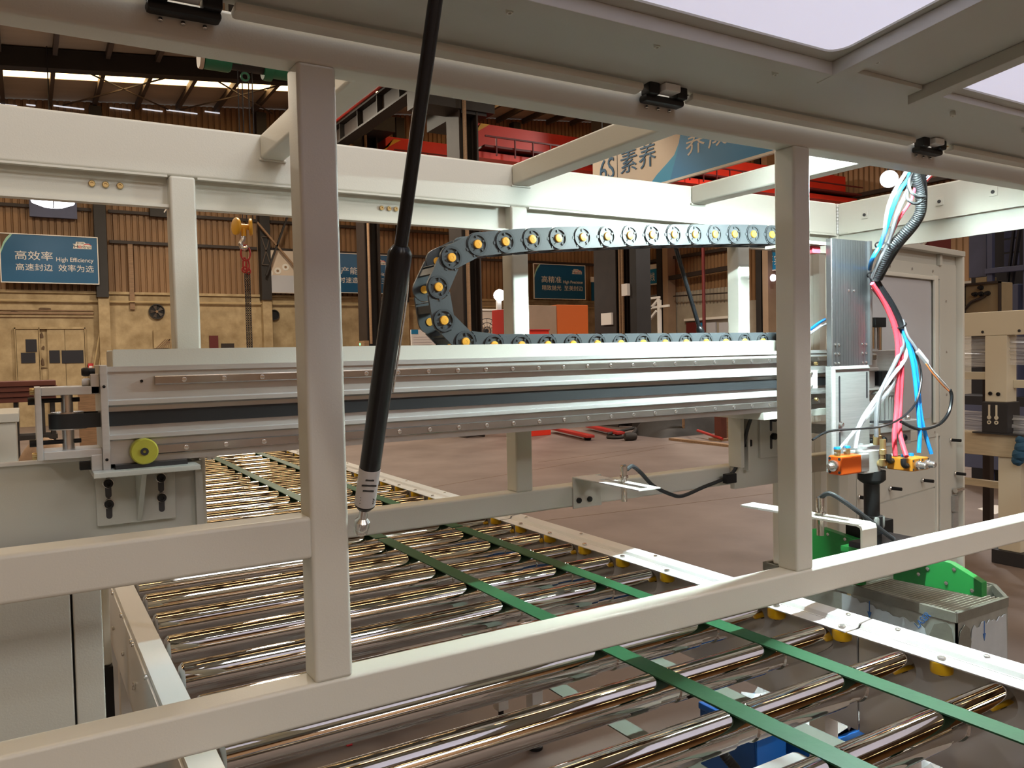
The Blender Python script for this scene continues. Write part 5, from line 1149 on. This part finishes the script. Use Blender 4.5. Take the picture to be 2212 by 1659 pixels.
MB().cyl(c, (c.x, 17.1, c.z), .05, n=14).build('motor', 'dark_steel', pf); MB().cyl((c.x, 17.05, 0), (c.x, 17.05, c.z), .02, n=10).build('pole', 'dark_steel', pf); MB().lathe([(.2, 0), (.2, .03), (.03, .05)], (c.x, 17.05, 0), (0, 0, 1), 20).build('base', 'dark_steel', pf)
nb = thing('notice_board', 'white notice board with a blue header behind the chain bend', 'board', at(915, 745, Y=17)); p0, p1 = at(888, 712, Y=17), at(940, 712, Y=17)
box(p0.x, p1.x, 17, 17.04, 1.25, p0.z).build('sheet', 'paper', nb); box(p0.x, p0.x+.17, 16.99, 17, p0.z-.1, p0.z).build('header', 'sign_blue_light', nb)
for k in range(7): box(p0.x+.05, p1.x-.08, 16.992, 17, p0.z-.17-k*.06, p0.z-.165-k*.06).build('ruled_line', 'frosted', nb)
for x in (p0.x+.02, p1.x-.07): box(x, x+.05, 17.0, 17.04, 0, 1.25).build('leg', 'dark_steel', nb)
pj_ = thing('pallet_jack', 'red pallet jack forks lying on the floor under the gantry', 'pallet jack', (9.3, 13, 0))
for a, b in (((1196, 925), (1276, 943)), ((1272, 920), (1342, 936))):
    p, q = at(*a, Z=.08), at(*b, Z=.08); f = MB().bar(p, q, .16, .05).build('fork', 'pipe_red', pj_, bevel=.01); d = (q-p).normalized()
    MB().cyl(q-d*.15-Vector((-d.y, d.x, 0))*.06+Vector((0, 0, -.045)), q-d*.15+Vector((-d.y, d.x, 0))*.06+Vector((0, 0, -.045)), .035, n=12).build('fork_roller', 'black', f)
p = at(1250, 905, Z=.1); box(p.x+.3, p.x+.9, p.y+1.5, p.y+1.8, 0, .45).build('pump_body', 'pipe_red', pj_, bevel=.02)
def heap(name, m, cx, cy, sx_, sy_, h, seed, label, cat):
    rnd = random.Random(seed); n = 22; b = MB(); vs = []
    ph_ = [(rnd.uniform(2, 7), rnd.uniform(2, 7), rnd.uniform(0, 6)) for _ in range(5)]
    for j in range(n+1):
        for i in range(n+1):
            u, v = i/n*2-1, j/n*2-1; e = max(0, 1-(u*u)**1.5)*max(0, 1-(v*v)**1.5)
            z = h*e*(.75+.25*sum(math.sin(a*u+b_*v+c) for a, b_, c in ph_)/2.2); vs.append((cx+u*sx_, cy+v*sy_, max(0, z)))
    fs = [(j*(n+1)+i, j*(n+1)+i+1, (j+1)*(n+1)+i+1, (j+1)*(n+1)+i) for j in range(n) for i in range(n)]
    return tag(b.add(vs, fs).build(name, m), label, cat)
heap('tarpaulin', 'tarp', 10.75, 11.6, .95, .5, .50, 4, 'dark crumpled tarpaulin heap on the floor below the gantry', 'tarpaulin')
heap('tarpaulin', 'tarp', 12.9, 12.9, .9, .5, .7, 9, 'second dark tarpaulin heap behind the first one', 'tarpaulin')
tag(MB().tube([at(1312, 938, Z=.05), at(1345, 930, Z=.10), at(1372, 925, Z=.12), at(1365, 938, Z=.05), at(1335, 945, Z=.03), at(1312, 944, Z=.03)], .03, 8).build('strap', 'tarp'), 'dark strap loop lying in front of the tarpaulin', 'strap')
p = at(1362, 943, Z=.07); tag(MB().lathe([(.03, -.12), (.07, -.1), (.08, 0), (.06, .1), (.02, .12)], p, (1, -.4, 0), 14).build('rolled_bag', 'tarp'), 'small round bundle at the near end of the tarpaulin', 'bag')
p = at(1566, 952, Z=0); wpz = thing('timber_post', 'reddish timber post standing behind the far rail on the right', 'post', p)
box(p.x-.10, p.x+.05, p.y, p.y+.15, 0, 1.5).build('post', 'wood_red', wpz, bevel=.01); box(p.x+.05, p.x+.22, p.y+.05, p.y+.2, 0, 1.5).build('plank', 'wood', wpz, bevel=.006); box(p.x-.14, p.x+.3, p.y-.05, p.y+.25, 0, .04).build('sill', 'wood', wpz)
tag(MB().cyl(at(1507, 930, Z=.12), at(1560, 948, Z=.05), .025, n=10).build('steel_bar', 'pipe_red'), 'red painted steel bar lying beside the timber post', 'bar')
p, q = at(1450, 948, Z=.02), at(1590, 964, Z=.02); tag(MB().bar(p, q, .12, .04).build('floor_plank', 'wood'), 'long flat wooden plank on the floor left of the timber post', 'plank')
p = at(1478, 940, Z=0); tag(box(p.x-.02, p.x+.02, p.y, p.y+.03, 0, .75).build('thin_stake', 'wood'), 'thin wooden stake standing in the tarpaulin', 'stake')
tag(box(*[c for v in zip(at(752, 1612, Z=0)-Vector((.006, .004, 0)), at(752, 1612, Z=0)+Vector((.018, .010, .006))) for c in v]).build('foil_scrap', 'hose_red', bevel=.002), 'tiny red scrap on the floor between the near rollers', 'scrap')
# right wall clutter
def wallbar(a, b, X, w_, m, nm, parent): return MB().bar(at(*a, X=X), at(*b, X=X), w_, w_).build(nm, m, parent)
stf = thing('white_trestle', 'white welded frame leaning by the right wall under the quality banner', 'frame', at(1390, 720, X=17.5))
for a, b in (((1350, 730), (1424, 645)), ((1352, 672), (1445, 660)), ((1378, 722), (1418, 672)), ((1350, 652), (1425, 642)), ((1392, 690), (1393, 672)), ((1380, 672), (1393, 690))): wallbar(a, b, 17.5, .07, 'white_paint', 'bar', stf)
q = at(1352, 720, X=17.5); box(17.45, 17.55, q.y-.05, q.y+.05, 0, q.z).build('leg', 'white_paint', stf); q = at(1424, 648, X=17.5); box(17.45, 17.55, q.y-.05, q.y+.05, 0, q.z).build('leg', 'white_paint', stf)
q = at(1521, 700, X=17); tag(MB().cyl((17, q.y, 0), (17, q.y, 7), .05, n=12).build('downpipe', 'red_dark'), 'dark red vertical pipe right of the slanting gas strut', 'pipe')
for a, m in ((1434, 'girder_dark'), (1447, 'board_tan'), (1650, 'girder_dark'), (1662, 'board_tan')):
    q = at(a, 650, X=19.3); box(19.1, 19.45, q.y-.13, q.y+.13, 0, roof_z(19)-.3).build('wall_column', m, wr)
for z in (4.75, 5.6): box(19.35, 19.5, YB, YF, z, z+.1).build('wall_rail', 'column_brown', wr)
for (a, b, w_) in (((1440, 602), (1578, 578), .14), ((1455, 640), (1580, 632), .04), ((1345, 645), (1440, 640), .04)): wallbar(a, b, 19.2, w_, 'column_brown', 'wall_rail', wr)
sd2 = thing('door_2', 'x', 'x', at(1530, 720, X=19.4)); del sd2['label']; del sd2['category']; sd2['kind'] = 'structure'
for a, b, m in ((1482, 1512, 'red_dark'), (1512, 1516, 'sign_blue_light'), (1526, 1545, 'frosted'), (1553, 1575, 'frosted')):
    p, q = at(a, 697, X=19.42), at(b, 697, X=19.42); box(19.42, 19.48, q.y, p.y, .4, p.z).build('leaf', m, sd2)
p, q = at(1478, 694, X=19.4), at(1580, 694, X=19.4); box(19.38, 19.49, q.y, p.y, p.z, p.z+.08).build('lintel', 'sign_white', sd2)
# ------------------------------------------------------------------ left background
bs = thing('wooden_bench', 'stack of dark red-brown boards on a stand at the far left', 'bench', at(60, 900, Y=14)); p, q = at(4, 824, Y=14), at(122, 866, Y=14)
hgt = (p.z-q.z)/4
for k in range(4): box(p.x-1, q.x if k != 2 else q.x+.02, 14-.02*k, 14.6, q.z+k*hgt, q.z+k*hgt+hgt*.92).build('board', 'wood_red', bs, bevel=.006)
for x in (p.x-.5, p.x+.16, p.x+.5, q.x-.05): box(x-.03, x+.03, 14.05, 14.5, 0, q.z).build('leg', 'girder_dark', bs)
box(p.x-1, q.x, 14.02, 14.5, .45, .52).build('shelf', 'girder_dark', bs)
c = at(115, 925, Z=0); 
cl_ = heap('cloth_pile', 'cloth', at(112, 925, Y=12.5).x, 12.6, .52, .5, .55, 12, 'pile of folded brown cloth seen through the pulley frame', 'cloth')
p, q = at(168, 850, Y=13), at(206, 895, Y=13); tag(box(p.x, q.x+.15, 13, 13.05, .0, p.z).build('plywood_sheet', 'wood'), 'orange-brown plywood sheet behind the gantry end plate', 'board')
p, q = at(-60, 897, Y=3.2), at(38, 897, Y=3.2); wc2 = thing('white_cabinet', 'low white cabinet corner at the left edge behind the machine', 'cabinet', (q.x-.3, 3.4, 0))
box(q.x-.8, q.x-.006, 3.21, 3.6, .6, p.z-.03).build('body', P, wc2, bevel=.003); box(q.x-.8, q.x+.004, 3.2, 3.61, p.z-.03, p.z).build('top', P, wc2, bevel=.003); box(q.x-.75, q.x-.05, 3.25, 3.55, 0, .6).build('stand', 'grey_paint', wc2)
